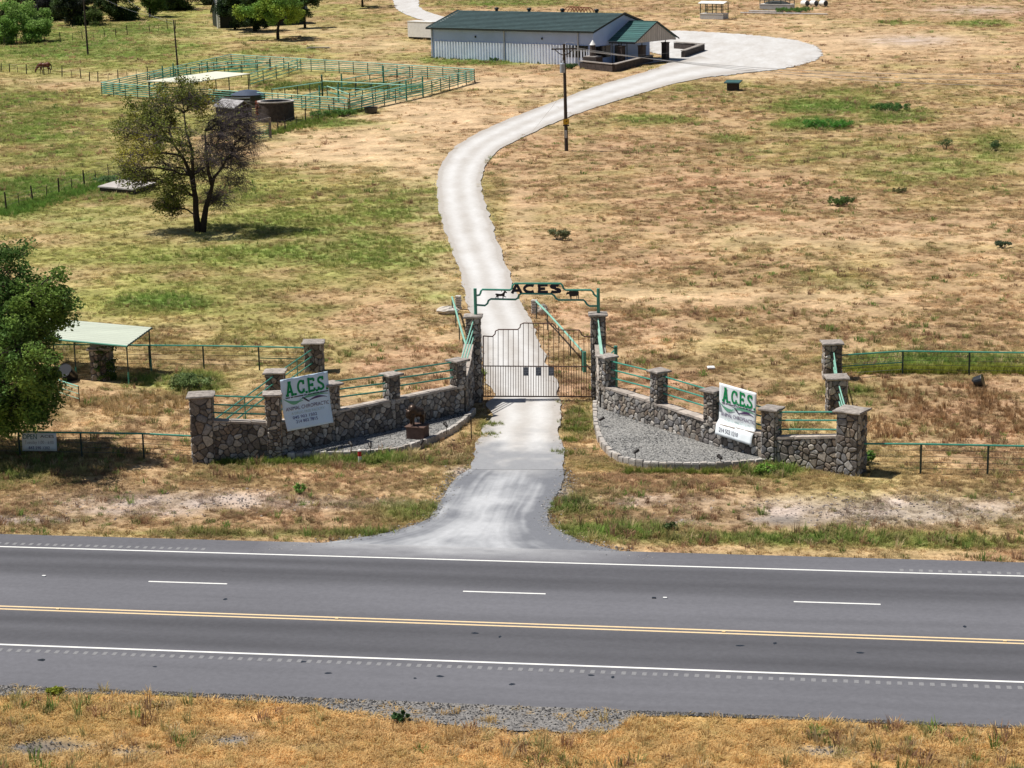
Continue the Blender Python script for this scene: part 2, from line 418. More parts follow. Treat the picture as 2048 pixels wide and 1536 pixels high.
def paint_apron(x, y, s, t):                             # dark chip seal with pale dust tracked down the middle
    n1, n2 = fbm(s*22+.6*fbm(x, y, 1.5, 3, 66), t*2.4, 1.0, 4, 63), fbm(x, y, 1.2, 4, 64)
    w = .20+.16*t; f = np.exp(-((s-.46)/w)**2)*.80*(1-.25*t)+.15+.85*(n1-.5)+1.1*(n2-.5)+.6*(fbm(x, y, 3.0, 3, 67)-.5)-.45*np.exp(-((s-.93)/.16)**2)-.40*np.clip((t-.62)*3, 0, 1)*np.clip((s-.42)*3, 0, 1)
    f = np.clip(f, 0, 1)[:, None]
    c = np.array([.165, .172, .192])*(1-f)+np.array([.43, .44, .46])*f
    m = np.clip((.10-t)/.09+1.4*(fbm(x, y, .9, 4, 69)-.5), 0, 1)[:, None]*np.clip(1.25-np.abs(s-.5)*2.2, 0, 1)[:, None]
    return c*(1-m)+np.array([.31, .312, .322])*m

def road_material(name, base, dust, path=None):
    """base gravel or asphalt with a second colour in streaks and stains"""
    m = bpy.data.materials.new(name); m.use_nodes = True; nt = m.node_tree; b = nt.nodes['Principled BSDF']
    b.inputs['Roughness'].default_value = 0.93; b.inputs['Specular IOR Level'].default_value = 0.15
    g = nt.nodes.new('ShaderNodeNewGeometry'); N = nt.nodes.new; Lk = nt.links.new
    def noise(scale, st, det=6):
        mp = N('ShaderNodeMapping'); mp.inputs['Scale'].default_value = st; no = N('ShaderNodeTexNoise')
        no.inputs['Scale'].default_value = scale; no.inputs['Detail'].default_value = det; no.inputs['Roughness'].default_value = 0.65
        Lk(g.outputs['Position'], mp.inputs['Vector']); Lk(mp.outputs['Vector'], no.inputs['Vector']); return no.outputs['Fac']
    def rng_(v, a, b_, c, d):
        mr = N('ShaderNodeMapRange'); mr.inputs['From Min'].default_value = a; mr.inputs['From Max'].default_value = b_
        mr.inputs['To Min'].default_value = c; mr.inputs['To Max'].default_value = d; Lk(v, mr.inputs['Value']); return mr.outputs[0]
    mx = N('ShaderNodeMix'); mx.data_type = 'RGBA'; mx.inputs['A'].default_value = (*base, 1); mx.inputs['B'].default_value = (*dust, 1)
    Lk(rng_(noise(*path) if path else noise(0.35, (1, 1, 1)), 0.35, 0.68, 0, 1), mx.inputs['Factor'])
    f = rng_(noise(26, (1, 1, 1)), 0.25, 0.75, 0.80, 1.2); f2 = rng_(noise(2.2, (1, 1, 1)), 0.25, 0.75, 0.9, 1.1)
    mm = N('ShaderNodeMath'); mm.operation = 'MULTIPLY'; Lk(f, mm.inputs[0]); Lk(f2, mm.inputs[1])
    vm = N('ShaderNodeVectorMath'); vm.operation = 'SCALE'; Lk(mx.outputs['Result'], vm.inputs[0]); Lk(mm.outputs[0], vm.inputs['Scale'])
    Lk(vm.outputs[0], b.inputs['Base Color'])
    bp = N('ShaderNodeBump'); bp.inputs['Strength'].default_value = 0.25; bp.inputs['Distance'].default_value = 0.03
    Lk(noise(26, (1, 1, 1)), bp.inputs['Height']); Lk(bp.outputs[0], b.inputs['Normal'])
    MATS[name] = m; return m
road_material('highway', (0.068, 0.069, 0.077), (0.158, 0.158, 0.168), (1.0, (0.012, 0.62, 1)))
road_material('limestone', (0.45, 0.43, 0.41), (0.55, 0.545, 0.54), (0.5, (1, 0.25, 1)))
road_material('apron_gravel', (0.155, 0.16, 0.175), (0.36, 0.365, 0.38), (0.8, (1, 0.22, 1)))
road_material('shoulder', (0.09, 0.088, 0.09), (0.30, 0.285, 0.27), (9.0, (1, 1, 1)))
road_material('bed_gravel', (0.10, 0.10, 0.095), (0.40, 0.39, 0.375), (11.0, (1, 1, 1)))
attr_mat('asphalt_lanes', 'col', var=0.09, scales=(5.0, 38.0), bump=0.10, gain=1.0, rough=.85)
attr_mat('drive_dust', 'col', var=0.07, scales=(3.0, 24.0), bump=0.12, gain=1.0)

DRIVE_L = [(938, 940), (960, 880), (978, 830), (984, 795), (974, 750), (962, 700), (950, 650), (930, 580), (908, 510), (886, 450), (874, 400), (872, 360), (884, 322), (915, 288), (970, 258), (1040, 228), (1110, 203), (1180, 176), (1235, 160), (1300, 141), (1345, 124), (1400, 112)]
DRIVE_R = [(1124, 940), (1121, 880), (1123, 830), (1119, 795), (1104, 745), (1086, 700), (1060, 640), (1030, 580), (1008, 520), (988, 460), (968, 400), (961, 360), (972, 322), (1008, 292), (1075, 260), (1150, 228), (1245, 198), (1330, 172), (1390, 158), (1430, 152), (1470, 148), (1520, 143)]
YARD = [(1345, 124), (1300, 141), (1390, 158), (1480, 147), (1570, 138), (1632, 122), (1648, 104), (1620, 86), (1560, 75), (1450, 66), (1340, 60), (1290, 63), (1290, 100), (1330, 112)]
BACK_L = [(782, -6), (786, 4), (792, 18), (812, 30), (850, 42), (900, 52)]
BACK_R = [(840, -6), (838, 4), (838, 14), (850, 22), (880, 32), (930, 42)]
APR_L = [(938, 939), (908, 955), (888, 990), (872, 1025), (846, 1045), (780, 1065), (690, 1081), (600, 1094), (520, 1102)]
APR_R = [(1124, 938), (1130, 965), (1106, 1000), (1090, 1035), (1102, 1055), (1140, 1075), (1200, 1093), (1275, 1113), (1300, 1123)]

drive, POLY_DRIVE = ribbon('driveway', outline(DRIVE_L), outline(DRIVE_R), 'drive_dust', 0.030, 600, 31, 0.60, paint=paint_drive)
drive['label'] = 'pale crushed limestone driveway curving from gate to barn'
back, POLY_BACK = ribbon('dirt_road', outline(BACK_L), outline(BACK_R), 'limestone', 0.030, 50, 6, 0.5)
apron, POLY_APR = ribbon('driveway_apron', outline(APR_L), outline(APR_R), 'drive_dust', 0.022, 220, 110, 0.22, paint=paint_apron)
yv = resample(smooth_line(outline(YARD+YARD[:1])), 420)
cen = sum(yv, Vector())/len(yv); vs = [(cen.x, cen.y, float(zt(cen.y))+.022)]
K = 8
for k in range(1, K+1):
    for p in yv[:-1]:
        q = cen.lerp(p, k/K)
        if k == K: q += Vector((rng.uniform(-.4, .4), rng.uniform(-.6, .6), 0))
        vs.append((q.x, q.y, float(zt(q.y))+.022))
nY = len(yv)-1
fs = [(0, 1+i, 1+(i+1) % nY) for i in range(nY)]+[(1+k*nY+i, 1+(k+1)*nY+i, 1+(k+1)*nY+(i+1) % nY, 1+k*nY+(i+1) % nY) for k in range(K-1) for i in range(nY)]
struct(MB().add(vs, fs).build('gravel_yard', 'limestone')); POLY_YARD = yv[:-1]

# highway and its markings
hw = MB()
xs = np.concatenate([np.linspace(-420, -60, 20), np.linspace(-55, 25, 161), np.linspace(30, 380, 20)]); ys = np.linspace(Y_EDGE0, Y_EDGE1, 90); NX, NY = len(xs), len(ys)
hw.add([(x, y, 0.030) for x in xs for y in ys], [(i*NY+j, (i+1)*NY+j, (i+1)*NY+j+1, i*NY+j+1) for i in range(NX-1) for j in range(NY-1)])
hw.add([(-420, Y_EDGE0-.25, -.02), (380, Y_EDGE0-.25, -.02), (380, Y_EDGE0, .030), (-420, Y_EDGE0, .030)], [(0, 1, 2, 3)])
hwo = struct(hw.build('highway', 'asphalt_lanes'))
hx, hy = np.array(hw.v)[:, 0], np.array(hw.v)[:, 1]                    # tyre-darkened wheel paths, paler lane middles and shoulders
lane = np.interp(hy, [61.2, 64, 64.9, 65.5, 66.5, 67.4, 68.1, 68.7, 69.6, 71, 72, 72.8, 73.4, 74.1, 74.9, 75.5, 75.9, 77.4], [.150, .158, .125, .098, .120, .092, .115, .150, .160, .165, .150, .108, .092, .122, .098, .130, .155, .140])
lane = lane*(.86+.28*fbm(hx*.05, hy, .55, 4, 91))*(.93+.14*fbm(hx, hy, 4.0, 4, 92))
lc = .88*lane[:, None]*np.array([[.97, .975, 1.09, ]]); la = hwo.data.attributes.new('col', 'FLOAT_COLOR', 'POINT'); la.data.foreach_set('color', np.concatenate([lc, np.ones((len(lc), 1))], 1).astype(np.float32).ravel()); hwo['label'] = 'dark asphalt highway with white and yellow painted lines'
def strip(name, x0, x1, y0, y1, m, z=0.034):
    MB().add([(x0, y0, z), (x1, y0, z), (x1, y1, z), (x0, y1, z)], [(0, 1, 2, 3)]).build(name, m, hwo)
strip('edge_line', -420, 380, Y_LOW-.065, Y_LOW+.065, 'white_paint')
strip('edge_line', -420, 380, Y_UP-.06, Y_UP+.06, 'white_paint')
strip('centre_line', -420, 380, Y_YEL-.21, Y_YEL-.09, 'yellow_paint')
strip('centre_line', -420, 380, Y_YEL+.09, Y_YEL+.21, 'yellow_paint')
for k in range(-2, 6): strip('lane_dash', -26.07+12.19*k, -26.07+12.19*k+3.1, Y_DASH-.055, Y_DASH+.055, 'white_paint')
def dup_row(mesh_owner, spots, rz=0):
    for p in spots:
        c = mesh_owner.copy(); COL.objects.link(c); c.parent = mesh_owner.parent; c.location = p
def groove(name, p, sx, sy):
    vs = [(-sx/2, -sy/2, 0), (sx/2, -sy/2, 0), (sx/2, sy/2, 0), (-sx/2, sy/2, 0), (-sx/2, -sy/2, .002), (sx/2, -sy/2, .002), (sx/2, sy/2, .002), (-sx/2, sy/2, .002)]
    me = bpy.data.meshes.new(name); me.from_pydata(vs, [], [(4, 5, 6, 7), (0, 1, 5, 4), (1, 2, 6, 5), (2, 3, 7, 6), (3, 0, 4, 7)])
    me.materials.append(MATS['rumble']); o = bpy.data.objects.new(name, me); COL.objects.link(o); o.parent = hwo; o.location = p
    return o
hl = hwo.location
xa, xb = G(0, 1300).x-1, G(2048, 1375).x+1
g0 = groove('rumble_strip', Vector((xa, Y_LOW-.52, .0325))-hl, 0.15, 0.30)
dup_row(g0, [Vector((xa+.345*k, Y_LOW-.52+rng.uniform(-.02, .02), .0325))-hl for k in range(1, int((xb-xa)/.345))])
xc, xd, xe, xf = G(0, 1085).x-1, G(440, 1100).x, G(1803, 1140).x, G(2048, 1146).x+1
dup_row(g0, [Vector((xc+.345*k, Y_UP+.42, .0325))-hl for k in range(int((xd-xc)/.345))]+[Vector((xe+.36*k, Y_UP+.30, .0325))-hl for k in range(int((xf-xe)/.36)+1)])
def reflector(x, y, dark):
    MB().box((x, y, .05), (.12, .11, .028)).build('reflector', 'yellow_paint', hwo)
for px in (112, 672, 1447, 2010): reflector(G(px, 1220+px*.033).x, Y_YEL, 0)
for px, py in ((88, 1154), (1308, 1198), (1330, 1198)):
    p = G(px, py); MB().box((p.x, p.y, .05), (.14, .10, .03)).build('reflector', 'white_paint' if px != 1308 else 'black_plastic', hwo)
spots_tar = [(605, 1325), (655, 1348), (1182, 1352), (1226, 1356), (1024, 1370), (830, 1358), (1480, 1293), (1550, 1288), (84, 1322), (450, 1200), (950, 1268), (1000, 1275), (1720, 1307), (1930, 1255), (880, 1354), (310, 1335)]
for px, py in spots_tar:
    p = G(px, py); w, d = rng.uniform(.06, .17), rng.uniform(.06, .14)
    MB().add([(p.x+w*math.cos(a)*rng.uniform(.6, 1.2), p.y+d*math.sin(a)*rng.uniform(.6, 1.2), .0338) for a in np.linspace(0, 5.5, 7)], [tuple(range(7))]).build('tar_spot', 'black_plastic', hwo)

# pale dust tracked onto the highway's far shoulder in front of the apron
nx_, ny_ = 160, 14; xs = np.linspace(G(500, 1105).x, G(1290, 1122).x, nx_); ys = np.linspace(Y_UP+.10, Y_EDGE1-.002, ny_)
DX, DY = np.meshgrid(xs, ys, indexing='ij'); dx, dy = DX.ravel(), DY.ravel(); sx = (dx-xs[0])/(xs[-1]-xs[0])
df = np.clip(np.sin(np.pi*np.clip(sx, 0, 1))**.8*(.25+.75*(dy-ys[0])/(ys[-1]-ys[0]))*(.55+1.1*(fbm(dx*.35, dy, .5, 4, 71)-.2)), 0, 1)[:, None]
dv = np.stack([dx, dy, np.full_like(dx, .0335)], -1)-np.array(hwo.location); I_ = (np.arange(nx_-1)[:, None]*ny_+np.arange(ny_-1)[None, :]).ravel()
np_mesh('dust_film', dv, np.stack([I_, I_+ny_, I_+ny_+1, I_+1], -1), 'drive_dust', hwo, cols=np.array([.128, .1285, .144])*(1-df)+np.array([.36, .365, .38])*df)

# gravel shoulder along the near edge of the highway
xs = np.linspace(-60, 20, 260); w = np.interp(xs, [-60, -27, -24, -20, -17, -14, -10, -7, -6.3, -5, 6, 20], [.8, .8, .3, .25, .6, 1.3, 1.9, 1.9, .5, .2, .12, .3])*(.75+.5*fbm(xs, xs*0, 1.2, 3, 21))+.05
vs = [(x, Y_EDGE0-.18, -.004) for x in xs]+[(x, Y_EDGE0-.18-float(a), 0.008) for x, a in zip(xs, w)]
n = len(xs); fs = [(i, i+1, n+i+1, n+i) for i in range(n-1)]
struct(MB().add(vs, fs).build('road_shoulder', 'shoulder')); SHOULDER = (xs, w)
POLY_DUST = None

# ------------------------------------------------------------------ ground colours: what grows where
STRAW, TAN, PINK = np.array([.415, .285, .162]), np.array([.51, .365, .225]), np.array([.375, .235, .150])
GREEN, OLIVE, CALI, GREY = np.array([.125, .205, .045]), np.array([.305, .300, .095]), np.array([.37, .315, .29]), np.array([.15, .148, .15])
GREEN_P = [(650, 480, 300, 80, .55), (780, 415, 170, 60, .45), (330, 602, 110, 20, .9), (430, 535, 260, 60, .45), (120, 420, 260, 60, .35), (150, 95, 260, 40, .75), (260, 60, 160, 25, .7), (50, 245, 150, 70, .6),
           (90, 375, 190, 28, 1.0), (30, 412, 60, 20, .9), (1650, 215, 130, 16, .95), (1640, 246, 75, 16, 1.1), (1790, 232, 90, 16, .85), (1460, 278, 60, 10, .6), (1300, 240, 90, 10, .6), (1850, 340, 190, 45, .45), (1560, 185, 420, 26, .35),
           (1700, 300, 420, 40, .28), (1960, 47, 70, 6, .9), (1800, 45, 60, 5, .6), (1140, 1010, 50, 18, .9), (1230, 1062, 120, 18, .8), (1580, 1076, 300, 12, .8), (1900, 1086, 220, 10, .6), (600, 1066, 420, 9, .7), (800, 1022, 90, 22, .6),
           (720, 917, 110, 12, 1.1), (480, 925, 90, 8, .5), (1530, 942, 60, 10, 1.1), (1350, 935, 120, 8, .6), (1860, 722, 220, 18, 1.0), (390, 765, 60, 20, .8), (300, 760, 60, 14, .7), (620, 168, 130, 10, .7), (770, 172, 70, 8, .8),
           (950, 122, 110, 9, .8), (640, 245, 110, 10, .9), (700, 222, 60, 8, .8), (560, 98, 120, 14, .4), (1290, 625, 60, 12, .3), (1700, 780, 50, 10, .5), (1550, 560, 300, 20, .25), (1160, 840, 30, 30, .6), (980, 850, 20, 20, .5),
           (1530, 300, 120, 20, .35), (2000, 300, 80, 30, .6), (250, 700, 200, 40, .2), (110, 300, 140, 30, .45), (940, 45, 40, 20, .0), (1010, 5, 140, 8, .8), (700, 40, 90, 15, .3), (30, 930, 160, 50, .6), (520, 395, 120, 22, .4), (870, 600, 60, 60, .3)]
TAN_P = [(700, 300, 200, 34, .9), (830, 340, 70, 50, .8), (560, 300, 90, 20, .5), (850, 470, 26, 90, .7), (850, 235, 190, 45, 1.0), (720, 280, 180, 30, .8), (1010, 165, 120, 14, 1.0), (1100, 185, 80, 20, .8), (700, 130, 150, 8, .6), (1520, 152, 260, 8, .8), (1720, 85, 230, 26, .9), (1900, 95, 160, 20, .6), (480, 200, 160, 14, .6), (330, 70, 130, 12, .6),
         (560, 60, 240, 14, .5), (700, 90, 140, 14, .6), (885, 560, 26, 130, .6), (1040, 480, 30, 160, .5), (870, 640, 70, 40, .4), (1500, 590, 420, 30, .45), (1700, 470, 350, 30, .4), (1250, 660, 160, 40, .4), (400, 470, 170, 16, .5), (150, 440, 200, 16, .4), (1030, 50, 160, 10, .5), (1480, 45, 220, 8, .5), (260, 150, 90, 12, .5), (120, 165, 140, 12, .5)]
PINK_P = [(1250, 300, 190, 22, .9), (1850, 800, 170, 45, .7), (1060, 390, 60, 70, .4), (820, 735, 120, 40, .5), (1150, 770, 60, 30, 1.1), (1330, 770, 120, 50, .5), (1250, 640, 200, 30, .4), (620, 960, 240, 20, .4), (1260, 965, 180, 22, .45), (60, 170, 110, 14, .6), (700, 590, 260, 50, .25), (1500, 380, 300, 40, .35), (650, 1035, 260, 14, .5), (1000, 1470, 260, 30, .6), (1980, 880, 60, 40, .5)]
CALI_P = [(350, 1000, 240, 20, .8), (60, 1038, 130, 9, .9), (260, 1022, 160, 9, .7), (600, 1005, 200, 12, .55), (1760, 1020, 330, 26, .8), (1300, 1000, 160, 14, .5), (1130, 985, 26, 18, .7), (1820, 80, 90, 10, .6), (1950, 20, 90, 8, .5), (860, 50, 40, 12, .4), (930, 940, 30, 12, .7)]
GREY_P = [(70, 1490, 110, 22, 1.1), (450, 1478, 60, 12, .9), (240, 1500, 70, 10, .5), (610, 1490, 30, 8, .6), (1640, 1500, 90, 12, .6), (1550, 1040, 200, 10, .5)]
def blobs(u, v, P, n):
    r = np.zeros_like(u)
    for (a, b, c, d, s) in P:
        r = np.maximum(r, s*np.exp(-(((u-a)/c)**2+((v-b)/d)**2)**1.2*0.9))
    return np.clip(r*1.15+(n-.5)*1.5*np.clip(r*3, 0, 1), 0, 1)
def ground_state(x, y):
    z = zt(y); uv = proj(np.stack([x, y, z], -1)); u, v = uv[:, 0], uv[:, 1]
    n1, n2, n3 = fbm(x, y, 7.0, 5, 1), fbm(x, y, 2.2, 4, 2), fbm(x, y, 18.0, 4, 3)
    n4 = fbm(x, y, 1.1, 3, 4)
    g = blobs(u, v, GREEN_P, n1*.5+n2*.5); t = blobs(u, v, TAN_P, n1*.6+n2*.4); p = blobs(u, v, PINK_P, n2); c = blobs(u, v, CALI_P, n2*.6+n4*.4); e = blobs(u, v, GREY_P, n2)
    left = np.clip((1000-u)/500, 0, 1)*np.clip((760-v)/150, 0, 1)*np.clip((v+100)/100, 0, 1)
    ol = np.clip(np.clip((n1-.5+.16*left+.02)*4.0, 0, 1)*(.40+.30*left)+.27*left, 0, 1)
    front = np.clip((v-1350)/40, 0, 1)
    straw = STRAW*(1-.0*front[:, None])+front[:, None]*np.array([.10, .045, -.025])
    col = straw*(1-ol[:, None])+OLIVE*ol[:, None]
    def mix(col, c2, f): return col*(1-f[:, None])+c2*f[:, None]
    pk = np.clip((n3-.52)*4+(n2-.5)*2.5, 0, 1)*.45
    col = mix(col, PINK, np.clip(pk, 0, 1)); col = mix(col, TAN, t*.9); col = mix(col, PINK, p*.75); col = mix(col, OLIVE, np.clip(g*1.2, 0, 1)*.75)
    col = mix(col, GREEN, np.clip((g-.28)*1.4, 0, 1)*.9); col = mix(col, CALI, c*.85); col = mix(col, GREY, e)
    n5 = fbm(x, y, .7, 2, 12); col = col*(0.62+.76*n2)[:, None]*(0.74+.52*n4)[:, None]*(.85+.3*n5)[:, None]
    return col, g, t, p, c, e

# bare earth sheet reaching to the horizon
gx = np.unique(np.concatenate([np.linspace(-3000, -240, 14), np.arange(-240, -70, 1.0), np.arange(-70, 25, 0.4), np.arange(25, 60, 1.0), np.linspace(60, 3000, 14)]))
gy = np.unique(np.concatenate([np.linspace(-800, 45, 8), np.arange(45, 150, 0.4), np.arange(150, 230, 0.7), np.arange(230, 520, 1.2), np.linspace(520, 6000, 16)]))
X, Yy = np.meshgrid(gx, gy, indexing='ij'); x, y = X.ravel(), Yy.ravel()
gc = ground_state(x, np.clip(y, 45, 700))[0]
near = np.clip(1-np.abs(y-69.4)/9.6, 0, 1) > 0
relief = -0.07*fbm(x, y, 2.0, 4, 9)-0.05*fbm(x, y, 9.0, 3, 10)
relief = np.where(near, -0.03, relief)
V = np.stack([x, y, zt(np.clip(y, None, 900))+relief], -1); ny = len(gy); nx = len(gx)
I = (np.arange(nx-1)[:, None]*ny+np.arange(ny-1)[None, :]).ravel(); FA = np.stack([I, I+ny, I+ny+1, I+1], -1)
struct(np_mesh('ground', V, FA, 'ground', cols=gc, smooth=True))['label'] = 'dry tan pasture with green patches'

# ------------------------------------------------------------------ stone pillars and wing walls at the entrance
UZ = Vector((0, 0, 1))
def flat(v): v = Vector((v[0], v[1], 0)); return v.normalized()
def slab(mb, c, ux, uy, w, d, h, r, over=0.0):         # irregular cap slab
    n = 12; ring = []
    for k in range(n):
        a = 2*math.pi*(k+.5)/n; q = max(abs(math.cos(a)), abs(math.sin(a))); s = 1/q*r.uniform(.95, 1.04)
        ring.append((math.cos(a)*s*w/2, math.sin(a)*s*d/2))
    vs = []
    for (k, z) in ((0.93, 0), (1.0, h*.4), (0.97, h*.85), (0.80, h)):
        for a, b in ring: vs.append(Vector(c)+ux*(a*k)+uy*(b*k)+UZ*(z+r.uniform(-.012, .012)))
    fs = [tuple(range(n-1, -1, -1))]
    for j in range(3): fs += [(j*n+i, j*n+(i+1) % n, (j+1)*n+(i+1) % n, (j+1)*n+i) for i in range(n)]
    vs.append(Vector(c)+UZ*(h*1.18)); fs += [(3*n+i, 3*n+(i+1) % n, 4*n) for i in range(n)]
    mb.add(vs, fs)
def pillar(front, face, w, d, z0, z1, label, seed, cell=0.27, group=None, name='stone_pillar', capover=0.16):
    """front: foot of the front face's middle, face: outward direction of that face"""
    r = random.Random(seed); n = flat(face); ux = Vector((-n.y, n.x, 0))
    if ux.dot(Vector(RT)) < 0: ux = -ux
    c = Vector(front)-n*(d/2); z0 += c.z*0; base = Vector((c.x, c.y, float(zt(c.y))))
    t = thing(name, base, label, 'pillar', group)
    gz = base.z; zb = gz+z0-0.2 if z0 == 0 else gz+z0
    hc = 0.13; top = gz+z1-hc*1.1
    MB().box((c.x, c.y, (zb+top)/2), (w, d, top-zb), (ux, n, UZ)).build('core', 'mortar', t)
    H = top-zb
    for (O, u, nn, ww) in ((c+n*(d/2)-ux*(w/2), ux, n, w), (c-ux*(w/2)-n*(d/2), n, -ux, d), (c+ux*(w/2)+n*(d/2), -n, ux, d)):
        stone_face(t, Vector((O.x, O.y, zb)), u, nn, [(0, 0), (ww, 0), (ww, H), (0, H)], cell, r)
    mb = MB(); slab(mb, Vector((c.x, c.y, top)), ux, n, w+capover*2, d+capover*2, hc, r); mb.build('cap', 'cap_stone', t)
    return t, c, ux, n, gz+z1
def wall_panel(A, B, face_hint, hA, hB, label, seed, th=0.42, cell=0.30, coping=True, stones=True):
    """front-face foot runs from A to B"""
    r = random.Random(seed); A, B = Vector((A[0], A[1], 0)), Vector((B[0], B[1], 0)); L = (B-A).length; ux = (B-A)/L
    n = Vector((ux.y, -ux.x, 0))
    if n.dot(Vector(face_hint)) < 0: n = -n
    t = thing('stone_wall', (A+B)/2, label, 'wall')
    zb = -0.2; ch = 0.10
    quad = [A+UZ*zb, B+UZ*zb, B+UZ*(hB-ch), A+UZ*(hA-ch)]
    MB().prism(quad, -n*th).build('core', 'mortar', t)
    stone_face(t, A+UZ*zb, ux, n, [(0, 0), (L, 0), (L, hB-ch-zb), (0, hA-ch-zb)], cell, r)
    if coping:
        k = max(2, int(L/0.75)); e = [0]+sorted((i+r.uniform(-.22, .22))/k for i in range(1, k))+[1]
        for a, b in zip(e[:-1], e[1:]):
            za, zb_ = hA-ch+(hB-hA)*a+.002, hA-ch+(hB-hA)*b+.002; P0, P1 = A+ux*(L*a+.012), A+ux*(L*b-.012); o = .05+r.uniform(0, .05)
            mb = MB(); q = [P0+n*o+UZ*za, P1+n*(o+r.uniform(-.02, .02))+UZ*zb_, P1-n*(th+.05)+UZ*zb_, P0-n*(th+.05)+UZ*za]
            hh = ch+r.uniform(-.015, .02); mb.prism(q, UZ*hh); mb.build('coping_stone', 'coping', t)
    return t, A, B, ux, n
def rails(name, label, pairs, r, m, parent_mat='green', posts=(), cat='railing', group=None):
    base = Vector(pairs[0][0]); base.z = float(zt(base.y)); t = thing(name, base, label, cat, group)
    for a, b in pairs: MB().tube([a, b], r, 8).build('rail', m, t)
    for a, b, rr in posts: MB().tube([a, b], rr, 8).build('post', m, t)
    return t

f_cam = Vector((-FW[0], -FW[1], 0)).normalized()       # towards the camera, level
# --- left wing
L_PX = dict(P1=(408, 925), P2=(551, 919), P3=(672, 893), P4=(792, 866), P5=(925, 833), GL=(950, 803))
R_PX = dict(R1=(1693, 949), R2=(1536, 927), R3=(1418, 898), R4=(1310, 862), R5=(1207, 826), GR=(1198, 800))
LP = {k: G(*v) for k, v in L_PX.items()}; RP = {k: G(*v) for k, v in R_PX.items()}
def topz(p, d, py): return HT(Vector(p)-f_cam*(d/2), py)
face0 = (LP['P2']-LP['P1']); nL = flat((face0.y, -face0.x, 0))
hP1 = topz(LP['P1'], .95, 786)
pillar(LP['P1'], nL, 0.98, 0.95, 0, hP1, 'wide stone pillar where the OPEN sign fence meets the wing wall', 101, 0.30)
hP2 = topz(LP['P2'], .62, 784)
pillar(LP['P2'], nL, 0.62, 0.62, 0, hP2, 'slim stone pillar reaching the ground beside the tilted banner over the shaded wall', 102, 0.24)
nw = {}
for a, b in (('P2', 'P3'), ('P3', 'P4'), ('P4', 'P5')):
    d = LP[b]-LP[a]; nw[a] = flat((d.y, -d.x, 0))
WH = 1.62
hL = {k: HT(LP[k], y) for k, y in (('P3', 822), ('P4', 798), ('P5', 772))}
hL['P2'] = 1.72
for k, py, lab, sd, fc in (('P3', 763, 'short stone pillar on the shaded wall just past the banner', 103, nw['P2']), ('P4', 744, 'short stone pillar on the shaded wall above the statue, between two rail panels', 104, nw['P3']), ('P5', 716, 'short stone pillar on the shaded wall next to the tall gate pillar with the slab', 105, nw['P4'])):
    h = topz(LP[k], .6, py); pillar(LP[k]+fc*0.04, fc, 0.60, 0.56, hL[k]-0.25, h, lab, sd, 0.23)
wall_panel(LP['P1'].lerp(LP['P2'], .14)-nL*.12, LP['P2'].lerp(LP['P1'], .09)-nL*.12, f_cam, HT(LP['P1'], 842), HT(LP['P2'], 846), 'straight stone wall between the wide corner pillar and the banner, tall shaded', 111)
ends = [LP['P2'].lerp(LP['P3'], .06), LP['P3'], LP['P4'], LP['P5'].lerp(LP['P4'], -.03)]
hs = [hL['P2'], hL['P3'], hL['P4'], hL['P5']]
for i, lab in enumerate(('shaded stone wall section behind the tilted banner', 'shaded stone wall section between the banner and the statue', 'shaded stone wall section running from the statue to the gate')):
    wall_panel(ends[i], ends[i+1], f_cam, hs[i], hs[i+1], lab, 120+i)
# gate pillars
gate_dir = (RP['GR']-LP['GL']); gate_dir.z = 0; gate_dir.normalize(); gn = Vector((gate_dir.y, -gate_dir.x, 0))
hGL, hGR = topz(LP['GL'], .62, 629), topz(RP['GR'], .62, 625)
hG = (hGL+hGR)/2
_, cGL, _, _, _ = pillar(LP['GL'], gn, 0.66, 0.62, 0, hG, 'tall stone gate pillar on the hinge side by the shaded wing wall', 106, 0.25)
_, cGR, _, _, _ = pillar(RP['GR'], gn, 0.68, 0.62, 0, hG, 'tall stone gate pillar beside the sunlit wing wall', 107, 0.25)
# raking buttress walls from the last wall pillars up to the gate pillars
a, b = LP['P5'].lerp(LP['GL'], .12)+gate_dir*.10, LP['GL']+gn*.05-gate_dir*.05
wall_panel(a, b, Vector(RT), 1.75, 3.05, 'raking slab-topped wall joining the shaded wing wall to the tall gate pillar', 131, 0.40, 0.28)
a, b = RP['R5'].lerp(RP['GR'], .1), RP['GR']+gn*.05
wall_panel(a+gate_dir*-.15, b-gate_dir*.1, -Vector(RT), 1.6, 2.95, 'raking wall joining the sunlit wing wall to the gate pillar', 132, 0.40, 0.26)
# --- right wing
dR = RP['R1']-RP['R2']; nR = flat((dR.y, -dR.x, 0))
hR1 = topz(RP['R1'], .95, 816)
pillar(RP['R1'], nR, 1.0, 0.95, 0, hR1, 'wide stone pillar at the end of the sunlit wing where wire fencing begins', 201, 0.30)
dirs = {}
for a, b in (('R5', 'R4'), ('R4', 'R3'), ('R3', 'R2')):
    d = RP[b]-RP[a]; dirs[a] = flat((d.y, -d.x, 0)); dirs[b] = dirs[a]
for k in dirs:
    if dirs[k].dot(f_cam) < 0: dirs[k] = -dirs[k]
hR2 = topz(RP['R2'], .62, 813)
pillar(RP['R2'], nR, 0.66, 0.66, 0, hR2, 'slim stone pillar reaching the ground beside the folded white banner on the sunlit wall', 202, 0.24)
hR = {k: HT(RP[k], y) for k, y in (('R5', 772), ('R4', 805), ('R3', 841))}; hR['R2'] = HT(RP['R2'], 871)
